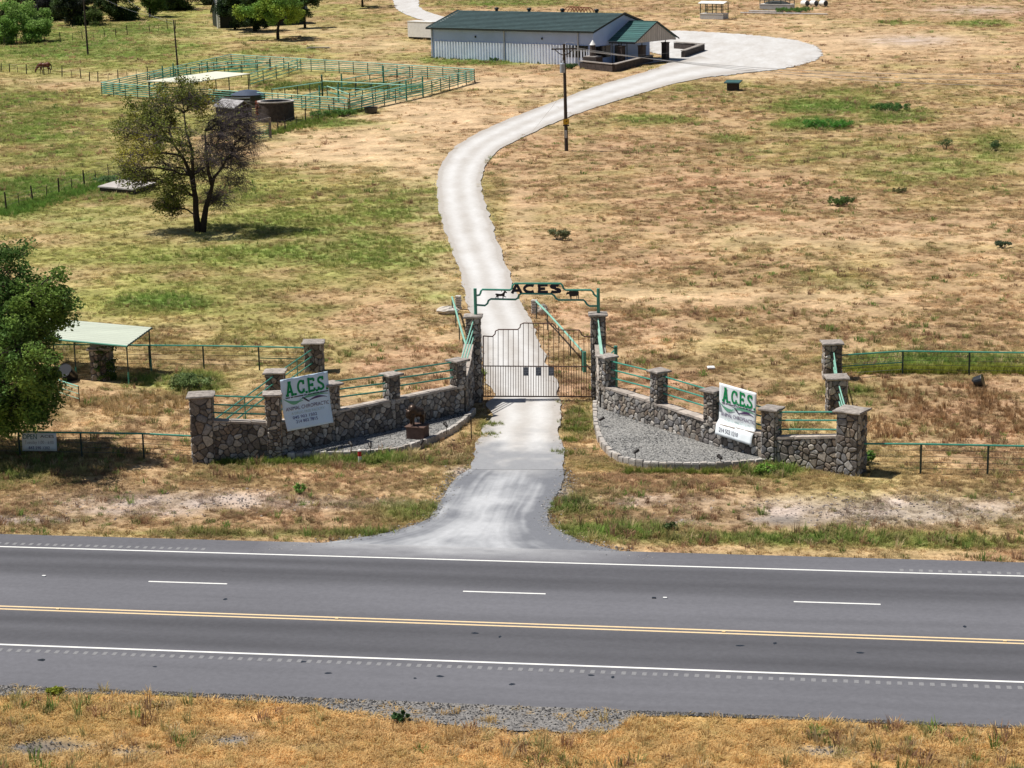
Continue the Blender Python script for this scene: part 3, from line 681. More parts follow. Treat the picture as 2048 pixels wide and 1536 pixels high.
for k, py, lab, sd in (('R3', 776, 'short stone pillar on the sunlit wall just before the folded banner', 203), ('R4', 737, 'short stone pillar on the sunlit wall above the gravel bed, between two rail panels', 204), ('R5', 708, 'short stone pillar with tilted cap on the sunlit wall next to the gate pillar', 205)):
    h = topz(RP[k], .6, py); pillar(RP[k]+dirs[k]*.04, dirs[k], 0.62, 0.58, hR[k]-.25, h, lab, sd, 0.23)
ends = [RP['R5'].lerp(RP['R4'], -.04), RP['R4'], RP['R3'], RP['R2'].lerp(RP['R3'], .05)]; hs = [hR['R5'], hR['R4'], hR['R3'], hR['R2']]
for i, lab in enumerate(('sunlit stone wall section nearest the gate with rough coping', 'sunlit stone wall section beside the middle of the gravel bed', 'sunlit stone wall section under the folded white banner')):
    wall_panel(ends[i], ends[i+1], f_cam, hs[i], hs[i+1], lab, 220+i)
wall_panel(RP['R2'].lerp(RP['R1'], .1)-nR*.12, RP['R1'].lerp(RP['R2'], .14)-nR*.12, f_cam, HT(RP['R2'], 873), HT(RP['R1'], 876), 'straight stone wall between the folded banner and the wide end pillar', 211)
# --- pillars further back
Q1, Q2, S1, S2 = G(628, 744), G(551, 808), G(1666, 759), G(1675, 827)
for p, py, w, lab, sd in ((Q1, 681, .95, 'lone stone pillar inside the fence, farthest behind the tilted banner', 301), (Q2, 740, .88, 'stone pillar standing right behind the tilted banner', 302), (S1, 682, .86, 'stone pillar with white cap where the inner wire fence starts', 303), (S2, 751, .88, 'stone pillar midway between the white-capped pillar and the end pillar of the sunlit wing', 304)):
    pillar(p, f_cam, w, w, 0, topz(p, w, py), lab, sd, 0.28)
# stone pillar under the feed shelter
SHP = G(203, 760)
pillar(SHP, f_cam, 1.05, 1.0, 0, topz(SHP, 1.0, 692), 'vine-grown stone pillar under the pale metal feed shelter', 305, 0.28)

# --- rails between the pillars
def rail_set(label, A, B, offs, zA, zB, inset=0.30, r=0.040, m='green_pipe', group=None, name='pipe_railing'):
    A, B = Vector((A.x, A.y, 0)), Vector((B.x, B.y, 0)); d = (B-A).normalized(); A, B = A+d*inset, B-d*inset
    return rails(name, label, [(A+UZ*(zA+o), B+UZ*(zB+o)) for o in offs], r, m, group=group)
back_l = -nL*.35
zr = HT(LP['P1'], 796)
rail_set('green pipe railing above the straight wall behind the tilted banner', LP['P1']+back_l, LP['P2']+back_l, (0, -.42, -.80), HT(LP['P1'], 795), HT(LP['P2'], 798))
nn_ = lambda a, b: flat(((b-a).y, -(b-a).x, 0))
for (a, b, ya, yb, lab) in (('P2', 'P3', 792, 772, 'green pipe railing that carries the tilted banner'), ('P3', 'P4', 767, 750, 'green pipe railing above the shaded wall by the banner'), ('P4', 'P5', 745, 724, 'green pipe railing above the shaded wall by the gate')):
    off = -nn_(LP[a], LP[b])*.28
    if off.dot(f_cam) > 0: off = -off
    rail_set(lab, LP[a]+off, LP[b]+off, (0, -.40, -.78), HT(LP[a], ya), HT(LP[b], yb), m='green_pipe')
for (a, b, ya, yb, lab) in (('R5', 'R4', 722, 748, 'green pipe railing above the sunlit wall by the gate'), ('R4', 'R3', 752, 784, 'green pipe railing above the middle of the sunlit wall'), ('R3', 'R2', 790, 822, 'green pipe railing that carries the folded white banner')):
    off = -nn_(RP[a], RP[b])*.28
    if off.dot(f_cam) > 0: off = -off
    rail_set(lab, RP[a]+off, RP[b]+off, (0, -.42, -.84), HT(RP[a], ya), HT(RP[b], yb), m='green_pipe')
rail_set('green pipe railing above the straight wall of the sunlit wing', RP['R2']-nR*.35, RP['R1']-nR*.35, (0, -.38, -.80), HT(RP['R2'], 826), HT(RP['R1'], 829))
# raking rails up to the gate pillars
A, B = LP['P5']-gn*.2, LP['GL']+gn*.02
rails('raking_railing', 'three bright green rails raking up to the gate pillar over the slab-topped wall', [(A+UZ*(HT(LP['P5'], 722)-o), B+UZ*(HT(LP['GL'], 641)-o)+gate_dir*.02) for o in (0, .42, .84)], 0.035, 'pale_green_pipe', cat='railing')
A, B = RP['R5']-gn*.2, RP['GR']+gn*.02
rails('raking_railing', 'three green rails raking up to the gate pillar beside the sunlit wing wall', [(A+UZ*(HT(RP['R5'], 712)-o), B+UZ*(HT(RP['GR'], 637)-o)) for o in (0, .42, .84)], 0.035, 'pale_green_pipe', cat='railing')
# slanting fences from the wing ends to the inner pillars
def slope_fence(label, pts, hs, mids, m='green_pipe'):
    t = thing('pipe_fence', pts[0], label, 'fence')
    for a, b, ha, hb in zip(pts[:-1], pts[1:], hs[:-1], hs[1:]):
        for k, o in enumerate((0, .38, .76)): MB().tube([a+UZ*(ha-o), b+UZ*(hb-o)], 0.036, 8).build('rail', m, t)
        c = a.lerp(b, .45); MB().tube([c-UZ*.1, c+UZ*((ha+hb)/2)], 0.03, 8).build('post', 'green_pipe', t)
    return t
slope_fence('green pipe fence slanting from the inner pillar to the pillar behind the tilted banner', [Q1-f_cam*.4, Q2-f_cam*.4], [1.25, 1.45], 1)
slope_fence('green pipe fence slanting from behind the tilted banner down to the wide corner pillar', [Q2-f_cam*.3, LP['P1']-nL*.6+UZ*0], [1.45, 1.5], 1)
slope_fence('green pipe fence between the white-capped pillar and the pillar midway to the road', [S1+Vector((.02, .2, 0)), S2-f_cam*.2], [1.45, 1.75], 1, 'pale_green_pipe')
slope_fence('green pipe fence from the midway pillar to the end pillar of the sunlit wing', [S2+Vector((.05, .2, 0)), RP['R1']-nR*.6], [1.40, 1.70], 1, 'pale_green_pipe')

# ------------------------------------------------------------------ gravel beds with low kerbs and what stands in them
BZ = 0.26
def bed(kerb_px, inner, label, seed, face_label):
    r = random.Random(seed); out = smooth_line([G(*p) for p in kerb_px]); inn = [Vector((p.x, p.y, 0)) for p in inner]
    n = 70; A, B = resample(out, n), resample(smooth_line(inn, 1), n); vs = []; k = 6
    for i in range(n):
        for j in range(k):
            p = A[i].lerp(B[i], j/(k-1)); vs.append((p.x, p.y, BZ-.05+.03*fbm(np.array([p.x]), np.array([p.y]), 1.0, 3, seed)[0]))
    fs = [(i*k+j, i*k+j+1, (i+1)*k+j+1, (i+1)*k+j) for i in range(n-1) for j in range(k-1)]
    o = MB().add(vs, fs).build('gravel_bed', 'bed_gravel'); struct(o)
    L = sum((a-b).length for a, b in zip(out[:-1], out[1:])); m = int(L/.36); pts = resample(out, m+1)
    t = thing('planter_kerb', pts[m//2], label, 'kerb')
    cen = sum(pts, Vector())/len(pts)
    for a, b in zip(pts[:-1], pts[1:]):
        d = (b-a); l = d.length; d = d/l; nn = Vector((d.y, -d.x, 0))
        if nn.dot(f_cam) < 0 and abs(nn.dot(f_cam)) > .2: nn = -nn
        w = r.uniform(.17, .24); h = BZ+r.uniform(-.03, .03)+.03; c = (a+b)/2
        mb = MB(); c0 = c+nn*r.uniform(-.02, .02); hx, hy = l/2-.012, w/2
        ring = [(-hx, -hy), (hx, -hy), (hx, hy), (-hx, hy)]
        vs = []
        for kk, z in ((1, -.15), (1, h*.75), (.86, h)):
            vs += [c0+d*(p*kk)+nn*(q*kk)+UZ*(z+r.uniform(-.012, .012)) for p, q in ring]
        fs = [(j*4+i, j*4+(i+1) % 4, (j+1)*4+(i+1) % 4, (j+1)*4+i) for j in range(2) for i in range(4)]+[(8, 9, 10, 11)]
        mb.add(vs, fs); mb.build('kerb_stone', 'kerb_stone', t)
    return A+B[::-1]
KL = [(575, 918), (640, 916), (700, 914), (760, 911), (815, 902), (862, 886), (905, 864), (935, 842), (948, 826)]
POLY_BEDL = bed(KL, [LP['P2'], LP['P3'], LP['P4'], LP['P5'], LP['P5']+gate_dir*.4], 'low curved stone kerb round the gravel bed with the statue', 5, '')
KR = [(1190, 812), (1190, 840), (1195, 872), (1212, 905), (1245, 927), (1300, 936), (1380, 938), (1450, 936), (1525, 930)]
POLY_BEDR = bed(KR, [RP['R5']-gate_dir*.2, RP['R5'], RP['R4'], RP['R3'], RP['R2']], 'low curved stone kerb round the plain gravel bed under the sunlit wall', 6, '')

# statue on its pedestal
SP = G(836, 884); sz = BZ-.05
ux = (Vector(RT)*1.0+f_cam*.35); ux.z = 0; ux.normalize(); uy = Vector((-ux.y, ux.x, 0))
tp = thing('pedestal', Vector((SP.x, SP.y, 0)), 'brown block pedestal carrying the bronze statue in the gravel bed', 'pedestal')
MB().box((SP.x, SP.y, sz+.26), (.88, .74, .62), (ux, uy, UZ)).build('block', 'brown_block', tp)
mb = MB(); slab(mb, Vector((SP.x, SP.y, sz+.572)), ux, uy, 1.0, .86, .07, random.Random(3)); mb.build('top_slab', 'brown_block', tp)
st = MB(); b0 = Vector((SP.x, SP.y, sz+.65))-ux*.06; fx = (-ux*.75+f_cam*.65).normalized(); fy = Vector((-fx.y, fx.x, 0))
ax = (fx, fy, UZ)
st.ell(b0+fx*.02+UZ*.62, (.36, .24, .27), 14, 10, ax); st.ell(b0+fx*.16+UZ*.74, (.25, .25, .27), 14, 10, ax); st.ell(b0-fx*.24+UZ*.56, (.22, .20, .24), 12, 8, ax)
st.ell(b0+fx*.36+UZ*.60, (.17, .15, .19), 12, 8, ax); st.ell(b0+fx*.44+UZ*.47, (.10, .10, .14), 10, 8, ax); st.ell(b0+fx*.33+UZ*.40, (.08, .08, .14), 10, 8, ax)
for s in (-1, 1):
    st.tube([b0+fx*.20+fy*(.13*s)+UZ*.55, b0+fx*.22+fy*(.13*s)+UZ*.28, b0+fx*.20+fy*(.13*s)+UZ*.02], [.11, .065, .06], 10)
    st.tube([b0-fx*.27+fy*(.12*s)+UZ*.52, b0-fx*.34+fy*(.12*s)+UZ*.28, b0-fx*.30+fy*(.12*s)+UZ*.02], [.12, .07, .06], 10)
    st.tube([b0+fx*.38+fy*(.12*s)+UZ*.70, b0+fx*.40+fy*(.22*s)+UZ*.74, b0+fx*.40+fy*(.25*s)+UZ*.84], [.045, .038, .018], 8)
st.tube([b0-fx*.42+UZ*.62, b0-fx*.50+UZ*.45, b0-fx*.49+UZ*.30], [.035, .03, .035], 8)
tag(st.build('animal_statue', 'bronze', None, remesh=0.024), 'bronze statue of a heavy horned beast on the brown pedestal', 'statue')

def spot_lamp(px, py, z, label, a, h=.42):
    p = G(px, py, z); p.z = z; t = thing('garden_spotlight', p, label, 'lamp', 'dark spotlights in the gravel beds')
    MB().tube([p, p+UZ*h], .016, 6).build('stake', 'black_iron', t)
    d = Vector((math.cos(a), math.sin(a), .45)).normalized(); q = p+UZ*h
    MB().tube([q-d*.12, q-d*.05, q+d*.10, q+d*.17], [.035, .07, .08, .10], 10).build('lamp_head', 'black_iron', t)
spot_lamp(893, 868, BZ, 'dark garden spotlight on a stake by the kerb near the statue', 2.2)
spot_lamp(843, 894, BZ, 'dark garden spotlight low in front of the brown pedestal', 1.5, .2)
spot_lamp(741, 907, BZ, 'dark garden spotlight behind the white marker post', 1.9, .36)
spot_lamp(703, 906, BZ, 'dark garden spotlight in the bed below the tilted banner', 2.2, .40)
spot_lamp(1202, 852, BZ, 'dark garden spotlight in the plain gravel bed near the gate', .6, .34)
spot_lamp(1271, 918, BZ, 'dark garden spotlight at the curve of the plain gravel bed', .9, .34)
spot_lamp(1441, 924, BZ, 'dark garden spotlight below the folded banner', 2.4, .2)
# marker post and dark stake
p = G(720, 926); t = thing('marker_post', p, 'short white marker post with red band in weeds by the kerb', 'marker'); h = HT(p, 899)
MB().tube([p-UZ*.1, p+UZ*(h*.52)], .085, 14).build('tube', 'white_metal', t); MB().tube([p+UZ*(h*.52), p+UZ*(h*.88)], .088, 14).build('red_band', 'red_print', t)
MB().tube([p+UZ*(h*.88), p+UZ*(h*.97), p+UZ*h], [.092, .09, .04], 14).build('cap', 'white_metal', t)
p = G(943, 881); h = HT(p, 832)
mb = MB(); mb.box(p+UZ*(h/2-.1), (.05, .012, h+.2)); mb.box(p+UZ*(h/2-.1)+Vector((0, .02, 0)), (.012, .035, h+.2)); mb.box(p+UZ*(h-.06), (.07, .03, .05))
tag(mb.build('fence_stake', 'black_iron'), 'thin dark steel stake beside the driveway near the statue bed', 'post')

# ------------------------------------------------------------------ iron gate
gt = thing('iron_gate', cGL.lerp(cGR, .5)*1.0, 'tall black iron gate with stepped top closing the pale driveway', 'gate')
gt.location.z = 0
gplane_p = cGL+gn*.02; plane_n = gn
def gp(px, py): return on_plane(px, py, gplane_p, plane_n)
x0g, x1g = 966, 1188
top_px = [(966, 672), (985, 673), (990, 668), (991, 662), (997, 659), (1035, 659), (1040, 655), (1041, 649), (1047, 646), (1105, 647), (1110, 651), (1112, 656), (1118, 660), (1158, 660), (1162, 665), (1164, 670), (1169, 673), (1188, 673)]
TOP = [gp(*p) for p in top_px]
yb = lambda x: 792.5+(x-966)*.0045; ym = lambda x: 732+(x-966)*.006
MB().tube(TOP, .032, 6).build('top_rail', 'gate_iron', gt)
MB().tube([gp(966, ym(966)), gp(1188, ym(1188))], .030, 6).build('middle_rail', 'gate_iron', gt)
MB().tube([gp(966, yb(966)), gp(1188, yb(1188))], .036, 6).build('bottom_rail', 'gate_iron', gt)
for x in (966.5, 1187.5): MB().tube([gp(x, yb(x)), gp(x, 672)], .034, 6).build('stile', 'gate_iron', gt)
def topy(x):
    for a, b in zip(top_px[:-1], top_px[1:]):
        if a[0] <= x <= b[0]: return a[1]+(b[1]-a[1])*(x-a[0])/(b[0]-a[0])
    return 673
for k in range(1, 22):
    x = 966+222*k/22; MB().tube([gp(x, yb(x)), gp(x, topy(x))], .016, 5).build('bar', 'gate_iron', gt)
for k in range(22):
    x = 966+222*(k+.5)/22; MB().tube([gp(x, yb(x)), gp(x, ym(x))], .016, 5).build('short_bar', 'gate_iron', gt)
for i, x in enumerate((1052, 1077, 1102.5)):
    a, b, c, d = [gp(x+u, v)+gn*.035 for u, v in ((-5.6, 751), (5.6, 751), (5.6, 734), (-5.6, 734))]
    pt = thing('notice_plate', a.lerp(b, .5), ('dark violet-grey notice plate on the gate, first from the hinge side', 'grey notice plate in the middle of the three on the gate', 'blue-grey notice plate on the gate nearest the sunlit wing')[i], 'sign', 'notice plates wired to the gate')
    plo = MB().prism([a, b, c, d], gn*.012).build('plate', 'plaque', pt)
    for k in range(4):
        q = d.lerp(a, .18+.19*k); e = (b-a); MB().prism([q+e*.12+gn*.013, q+e*(.88 if k != 3 else .6)+gn*.013, q+e*(.88 if k != 3 else .6)+gn*.013-UZ*.03, q+e*.12+gn*.013-UZ*.03], gn*.003).build('text_line', 'plaque_text', plo)

# ------------------------------------------------------------------ arch over the gate with its lettering
at_ = thing('gate_arch', Vector((gt.location.x, gt.location.y, 0)), 'green pipe arch over the gate with dark cut-out lettering and animal figures', 'arch')
up_px = [(954, 591), (959, 590), (961, 586), (962, 582), (965, 579), (1020, 580), (1024, 577), (1025, 571), (1029, 567), (1121, 567), (1125, 571), (1127, 577), (1131, 580), (1182, 580), (1186, 584), (1188, 589), (1193, 593), (1196, 593)]
lo_px = [(954, 610), (970, 611), (975, 607), (977, 601), (982, 598), (1031, 599), (1036, 596), (1038, 590), (1043, 587), (1104, 588), (1109, 592), (1112, 597), (1117, 600), (1167, 600), (1171, 604), (1174, 609), (1179, 612), (1196, 612)]
MB().tube([gp(*p) for p in up_px], .052, 8).build('upper_tube', 'green_pipe', at_); MB().tube([gp(*p) for p in lo_px], .052, 8).build('lower_tube', 'green_pipe', at_)
for x, ya, yb_ in ((951.5, 577, 634), (1197, 577, 630)):
    a, b = gp(x, ya), gp(x, yb_); b = Vector((b.x, b.y, hG-.05)); MB().tube([b, Vector((b.x, b.y, a.z))], .085, 10).build('arch_post', 'green_pipe', at_)
GX = gate_dir; GZ = UZ
def stroke(mb, pts, w, O, ux, uz, n, d, dz=0.0):       # flat ribbon along 2D points, given depth
    P2 = [Vector((p[0], p[1])) for p in pts]
    L, R = [], []
    for i, p in enumerate(P2):
        t = (P2[min(i+1, len(P2)-1)]-P2[max(i-1, 0)]).normalized(); q = Vector((-t.y, t.x))*(w/2)
        L.append(p+q); R.append(p-q)
    for i in range(len(P2)-1):
        poly = [L[i], L[i+1], R[i+1], R[i]]
        mb.prism([O+ux*q.x+uz*q.y+n*(dz+i*.0002) for q in poly], n*d)
def arc(cx, cy, rx, ry, a0, a1, n=12): return [(cx+rx*math.cos(math.radians(a0+(a1-a0)*k/n)), cy+ry*math.sin(math.radians(a0+(a1-a0)*k/n))) for k in range(n+1)]
def glyph(ch, w, serif=True):                          # strokes in a unit box 0..0.8 by 0..1
    h = w/2
    if ch == 'A':
        s = [[(.10, 0), (.40, 1-h*.2)], [(.70, 0), (.40, 1-h*.2)], [(.2, .30), (.6, .30)]]
        if serif: s += [[(-.06, h*.8), (.26, h*.8)], [(.54, h*.8), (.86, h*.8)], [(.24, 1-h*.7), (.56, 1-h*.7)]]
    elif ch == 'C':
        s = [arc(.42, .5, .36, .5-h, 48, 312, 16)]
        if serif: s += [[(.68, .66), (.68, .92)], [(.68, .34), (.68, .12)]]
    elif ch == 'E':
        s = [[(.16, 0), (.16, 1)], [(.05, 1-h), (.72, 1-h)], [(.16, .5), (.55, .5)], [(.05, h), (.74, h)]]
        if serif: s += [[(.72, .74), (.72, 1-h)], [(.75, .27), (.75, h)], [(.55, .40), (.55, .60)]]
    else:
        s = [arc(.40, .74, .26, .26-h, 35, 200, 10)+arc(.40, .74, .26, .24-h*.5, 210, 268, 5)+arc(.40, .26, .28, .26-h*.4, 88, -30, 7)+arc(.40, .26, .28, .26-h, -40, -160, 9)]
        if serif: s += [[(.64, .72), (.64, .95)], [(.12, .28), (.12, .06)]]
    return s
for ch, xa, xb in (('A', 1021, 1046), ('C', 1047, 1072), ('E', 1074, 1098), ('S', 1098, 1124)):
    a, b = gp(xa, 587), gp(xb, 587); top = gp(xa, 568).z; O = Vector((a.x, a.y, a.z)); sx = (b-a).length/.8; szz = top-a.z
    mb = MB()
    for i, s in enumerate(glyph(ch, .28, False)): stroke(mb, [(p[0]*sx, p[1]*szz) for p in s], .28*szz*1.05, O+gn*(.003*i-.02), GX, GZ, gn, .03)
    mb.build('letter', 'arch_letter', at_)
HORSE = [(0, .50), (.03, .62), (.10, .66), (.22, .64), (.42, .60), (.56, .64), (.64, .76), (.72, .92), (.76, 1.0), (.79, .95), (.86, .88), (.95, .72), (.92, .66), (.83, .72), (.78, .66), (.76, .50), (.74, .40), (.80, .30), (.88, .26), (.85, .18), (.74, .24), (.68, .32), (.66, .16), (.62, 0), (.56, 0), (.58, .18), (.58, .34), (.40, .34), (.30, .34), (.26, .20), (.30, .02), (.24, 0), (.19, .18), (.16, .30), (.08, .12), (.02, .12), (.08, .30), (.10, .44), (.06, .54)]
BULL = [(0, .62), (.06, .74), (.10, .96), (.14, .80), (.20, .86), (.30, .94), (.50, .92), (.75, .93), (.95, .94), (1.0, .80), (.99, .45), (1.02, .30), (.99, 0), (.95, 0), (.94, .40), (.88, .42), (.86, 0), (.82, 0), (.80, .40), (.55, .34), (.44, .40), (.43, 0), (.38, 0), (.36, .38), (.34, 0), (.30, 0), (.29, .44), (.22, .60), (.12, .58), (.05, .50)]
def silhouette(pts, x0, x1, y0, y1, name):
    a, b, c = gp(x0, y1), gp(x1, y1), gp(x0, y0); sx = (b-a).length; h = c.z-a.z
    import mathutils.geometry as mg
    P = [Vector((p[0]*sx, p[1]*h, 0)) for p in pts]; tri = mg.tessellate_polygon([P]); n = len(P)
    vs = [a+GX*p.x+UZ*p.y for p in P]; vs2 = [v-gn*.015 for v in vs]
    fs = [tuple(t) for t in tri]+[tuple(n+i for i in t[::-1]) for t in tri]+[(i, (i+1) % n, n+(i+1) % n, n+i) for i in range(n)]
    MB().add(vs+vs2, fs).build(name, 'black_iron', at_)
silhouette(HORSE, 990, 1016, 581, 598.5, 'horse_figure'); silhouette(BULL, 1132, 1158, 581, 599.5, 'cow_figure')
for x, y0, y1 in ((1062, 567, 570), (1090, 567, 570), (1154, 580, 583), (1003, 580, 584)): MB().tube([gp(x, y0), gp(x, y1)], .015, 5).build('hanger', 'green_pipe', at_)

# gate stays behind, approach rails and little stacked-stone ends
p = G(1232, 775); h = HT(p, 692)
t = thing('gate_brace_post', p, 'thick dark green steel post braced to the gate pillar behind the sunlit wall', 'post')
MB().tube([p-UZ*.1, p+UZ*h], .10, 10).build('post', 'green_pipe', t)
MB().tube([p+UZ*(h*.93), Vector((cGR.x+.3, cGR.y, h*.90))], .04, 6).build('arm', 'green_pipe', t); MB().tube([p+UZ*(h*.93), Vector((cGR.x+.3, cGR.y, h*1.30))], .03, 6).build('brace', 'dark_pipe', t)
MB().tube([p+UZ*(h*.25), Vector((cGR.x+.3, cGR.y, h*.24))], .04, 6).build('arm', 'green_pipe', t)
p = G(1169, 742); h = HT(p, 703); tag(MB().tube([p-UZ*.1, p+UZ*(h-.03), p+UZ*h], [.11, .11, .09], 10).build('steel_bollard', 'green_pipe'), 'short stout dark green bollard behind the gate at the rail end', 'bollard')
def approach(pxs, label):
    pts = [G(*p) for p in pxs]; t = thing('approach_rail', pts[0], label, 'railing')
    for q in pts: MB().tube([q-UZ*.1, q+UZ*1.0], .035, 8).build('post', 'dark_pipe', t)
    MB().tube([q+UZ*1.05 for q in pts], .06, 8).build('top_rail', 'pale_green_pipe', t)
approach([(905, 627), (912, 652), (919, 679), (927, 707), (936, 737)], 'slanting pale green approach rail behind the shaded wing beside the driveway')
approach([(1073, 636), (1095, 659), (1118, 685), (1141, 712), (1164, 739)], 'long slanting pale green approach rail seen through the gate bars')
for px, py, lab in ((917, 617, 'little stacked white stone pier beside the long low boulder'), (1069, 626, 'little stacked white stone pier beside an upright boulder behind the gate')):
    p = G(px, py); t = thing('stone_pier', p, lab, 'pier'); r = random.Random(px); z = -.05
    for k in range(6):
        h = r.uniform(.12, .17); mb = MB(); slab(mb, p+UZ*z, Vector((1, 0, 0)), Vector((0, 1, 0)), r.uniform(.30, .42), .36, h*.82, r); mb.build('stone_block', 'pedestal_light', t); z += h
for px, py, w, h, lab in ((896, 626, 1.5, .42, 'pale rough boulder at the end of the approach rail by the driveway edge'), (1086, 628, .7, .6, 'pale upright boulder beside the stacked pier seen behind the gate')):
    p = G(px, py); mb = MB(); mb.ell(p+UZ*(h*.4), (w/2, w*.33, h*.62), 14, 9)
    r = random.Random(px); mb.v = [(x+r.uniform(-.05, .05), y+r.uniform(-.05, .05), max(-.05, z+r.uniform(-.05, .05))) for x, y, z in mb.v]
    tag(mb.build('boulder', 'pedestal_light'), lab, 'boulder')

# ------------------------------------------------------------------ printed banners
def text_mesh(body, size):
    cu = bpy.data.curves.new('t', 'FONT'); cu.body = body; cu.size = size; cu.resolution_u = 3
    ob = bpy.data.objects.new('t', cu); COL.objects.link(ob); dg = bpy.context.evaluated_depsgraph_get(); dg.update()
    me = ob.evaluated_get(dg).to_mesh(); vs = [v.co.copy() for v in me.vertices]; fs = [tuple(p.vertices) for p in me.polygons]
    ob.evaluated_get(dg).to_mesh_clear(); bpy.data.objects.remove(ob); bpy.data.curves.remove(cu); return vs, fs
class Sheet:                                           # maps u,v in 0..1 (v down) onto the cloth
    def __init__(s, rows): s.rows = rows               # list of (v, leftpoint, rightpoint, normal)
    def P(s, u, v, off=0.0):
        for a, b in zip(s.rows[:-1], s.rows[1:]):
            if v <= b[0] or b is s.rows[-1]:
                t = (v-a[0])/(b[0]-a[0]); l, r = a[1].lerp(b[1], t), a[2].lerp(b[2], t); n = (b[1]-a[1]).cross(a[2]-a[1]).normalized()
                if n.dot(f_cam) < 0: n = -n
                return l.lerp(r, u)+n*off
def cloth(sh, name, label, n=14, m=20):
    vs = []; mid = sh.P(.5, 1); t = thing(name, Vector((mid.x, mid.y, 0)), label, 'banner')
    rows = sorted(set([k/m for k in range(m+1)]+[r[0] for r in sh.rows]))
    for v in rows:
        for i in range(n+1): vs.append(sh.P(i/n, v, .012*math.sin(i*1.3+v*9)*math.sin(math.pi*i/n)))
    k = n+1; fs = [(j*k+i, j*k+i+1, (j+1)*k+i+1, (j+1)*k+i) for j in range(len(rows)-1) for i in range(n)]
    o = MB().add(vs, fs).build('sheet', 'banner', t, smooth=True); sh.obj = o
    sm = o.modifiers.new('th', 'SOLIDIFY'); sm.thickness = .004; sm.offset = -1
    return t
def print_text(sh, t, body, u0, u1, v0, v1, m, name='lettering', off=.02):
    vs, fs = text_mesh(body, 1.0); x0, x1 = min(v.x for v in vs), max(v.x for v in vs); y0, y1 = min(v.y for v in vs), max(v.y for v in vs)
    MB().add([sh.P(u0+(v.x-x0)/(x1-x0)*(u1-u0), v1-(v.y-y0)/(y1-y0)*(v1-v0), off) for v in vs], fs).build(name, m, sh.obj)
def print_strokes(sh, t, strokes, w, m, off=.02, name='lettering'):
    mb = MB()
    for si, s in enumerate(strokes):
        ww = w if not isinstance(s[0], float) else s[0]; pts = s if ww is w else s[1]
        for i in range(len(pts)-1):
            a, b = Vector(pts[i]), Vector(pts[i+1]); d = (b-a); d.normalize() if d.length else None
            q = Vector((-d.y, d.x))*(ww/2); e = d*(ww*.08)
            mb.add([sh.P(*(p), off+si*.0012+i*.00005) for p in (a+q-e, b+q+e, b-q+e, a-q-e)], [(0, 1, 2, 3)])
    mb.build(name, m, sh.obj)
def wave(u0, v0, amp, u1, v1, ph, n=16, w0=.01, w1=.05, seed=0):
    return [(u0+(u1-u0)*k/n, v0+(v1-v0)*k/n+amp*math.sin(ph+5.2*k/n)) for k in range(n+1)]
def banner_print(sh, t, phones, green):
    for ch, u in (('A', .10), ('C', .34), ('E', .55), ('S', .755)):
        s = [[(u+p[0]*.185, .335-p[1]*.275) for p in q] for q in glyph(ch, .20, True)]
        print_strokes(sh, t, s, .042, green)
    for u in (.290, .520, .735, .955): print_strokes(sh, t, [[(u-.020, .315), (u+.020, .315)]], .042, green, name='full_stop')
    rr = random.Random(4); u = .08
    while u < .96:
        w_ = rr.uniform(.012, .03); print_strokes(sh, t, [[(u, .362), (u+w_, .362)]], .020, 'dark_print', name='small_print'); u += w_+rr.choice((.006, .006, .02))
    mb = MB()
    def band(pts, ws, m, o):
        mb = MB(); top = [(p[0], p[1]-w/2) for p, w in zip(pts, ws)]; bot = [(p[0], p[1]+w/2) for p, w in zip(pts, ws)]
        for i in range(len(pts)-1): mb.add([sh.P(*q, o) for q in (top[i], top[i+1], bot[i+1], bot[i])], [(0, 1, 2, 3)])
        mb.build('ribbon_mark', m, sh.obj)
    N = 18; k = [i/N for i in range(N+1)]
    band([(.03+.40*a, .37+.115*math.sin(min(1, a*1.25)*2.0)-.02*a) for a in k], [.012+.055*math.sin(math.pi*a)**2 for a in k], 'pale_green_print', .019)
    band([(.36+.60*a, .435-.045*math.sin(a*3.0)-.02*a) for a in k], [.012+.05*math.sin(math.pi*a)**2 for a in k], 'pale_green_print', .0195)
    band([(.42+.14*a, .395+.10*a) for a in k], [.018+.02*math.sin(math.pi*a) for a in k], 'dark_print', .021)
    band([(.52+.42*a, .488-.06*math.sin(a*2.6)+.01*a) for a in k], [.01+.03*math.sin(math.pi*a)**2 for a in k], 'violet_print', .0215)
    print_text(sh, t, 'ANIMAL CHIROPRACTIC', .06, .97, .535, .605, 'violet_print')
    print_text(sh, t, 'A DRUG FREE FACILITY', .16, .86, .645, .695, 'faint_print')
    for body, u0, u1, v0, v1, m in phones: print_text(sh, t, body, u0, u1, v0, v1, m)
d = LP['P3']-LP['P2']; nb = flat((d.y, -d.x, 0)); nb = nb if nb.dot(f_cam) > 0 else -nb
pl0, pl1 = LP['P2']-nb*.02, LP['P2']+nb*.42
sh = Sheet([(0, on_plane(560, 760, pl0, nb), on_plane(655, 742, pl0, nb)), (.62, on_plane(566, 826, LP['P2']+nb*.16, nb), on_plane(661, 808, LP['P2']+nb*.16, nb)), (1, on_plane(575, 863, pl1, nb), on_plane(667, 845, pl1, nb))])
t = cloth(sh, 'banner', 'tilted white banner, tinted blue for shade, with green lettering hung over the shaded wall')
sh.obj.data.materials[0] = MATS['banner_shade_tint']
banner_print(sh, t, [('045 903 1502', .17, .68, .725, .785, 'blue_print'), ('214 802 7815', .22, .68, .815, .875, 'blue_print')], 'green_print')
d = RP['R2']-RP['R3']; nb = flat((d.y, -d.x, 0)); nb = nb if nb.dot(f_cam) > 0 else -nb
q0, q1, q2 = RP['R3']-nb*.08, RP['R3']+nb*.13, RP['R3']+nb*.24
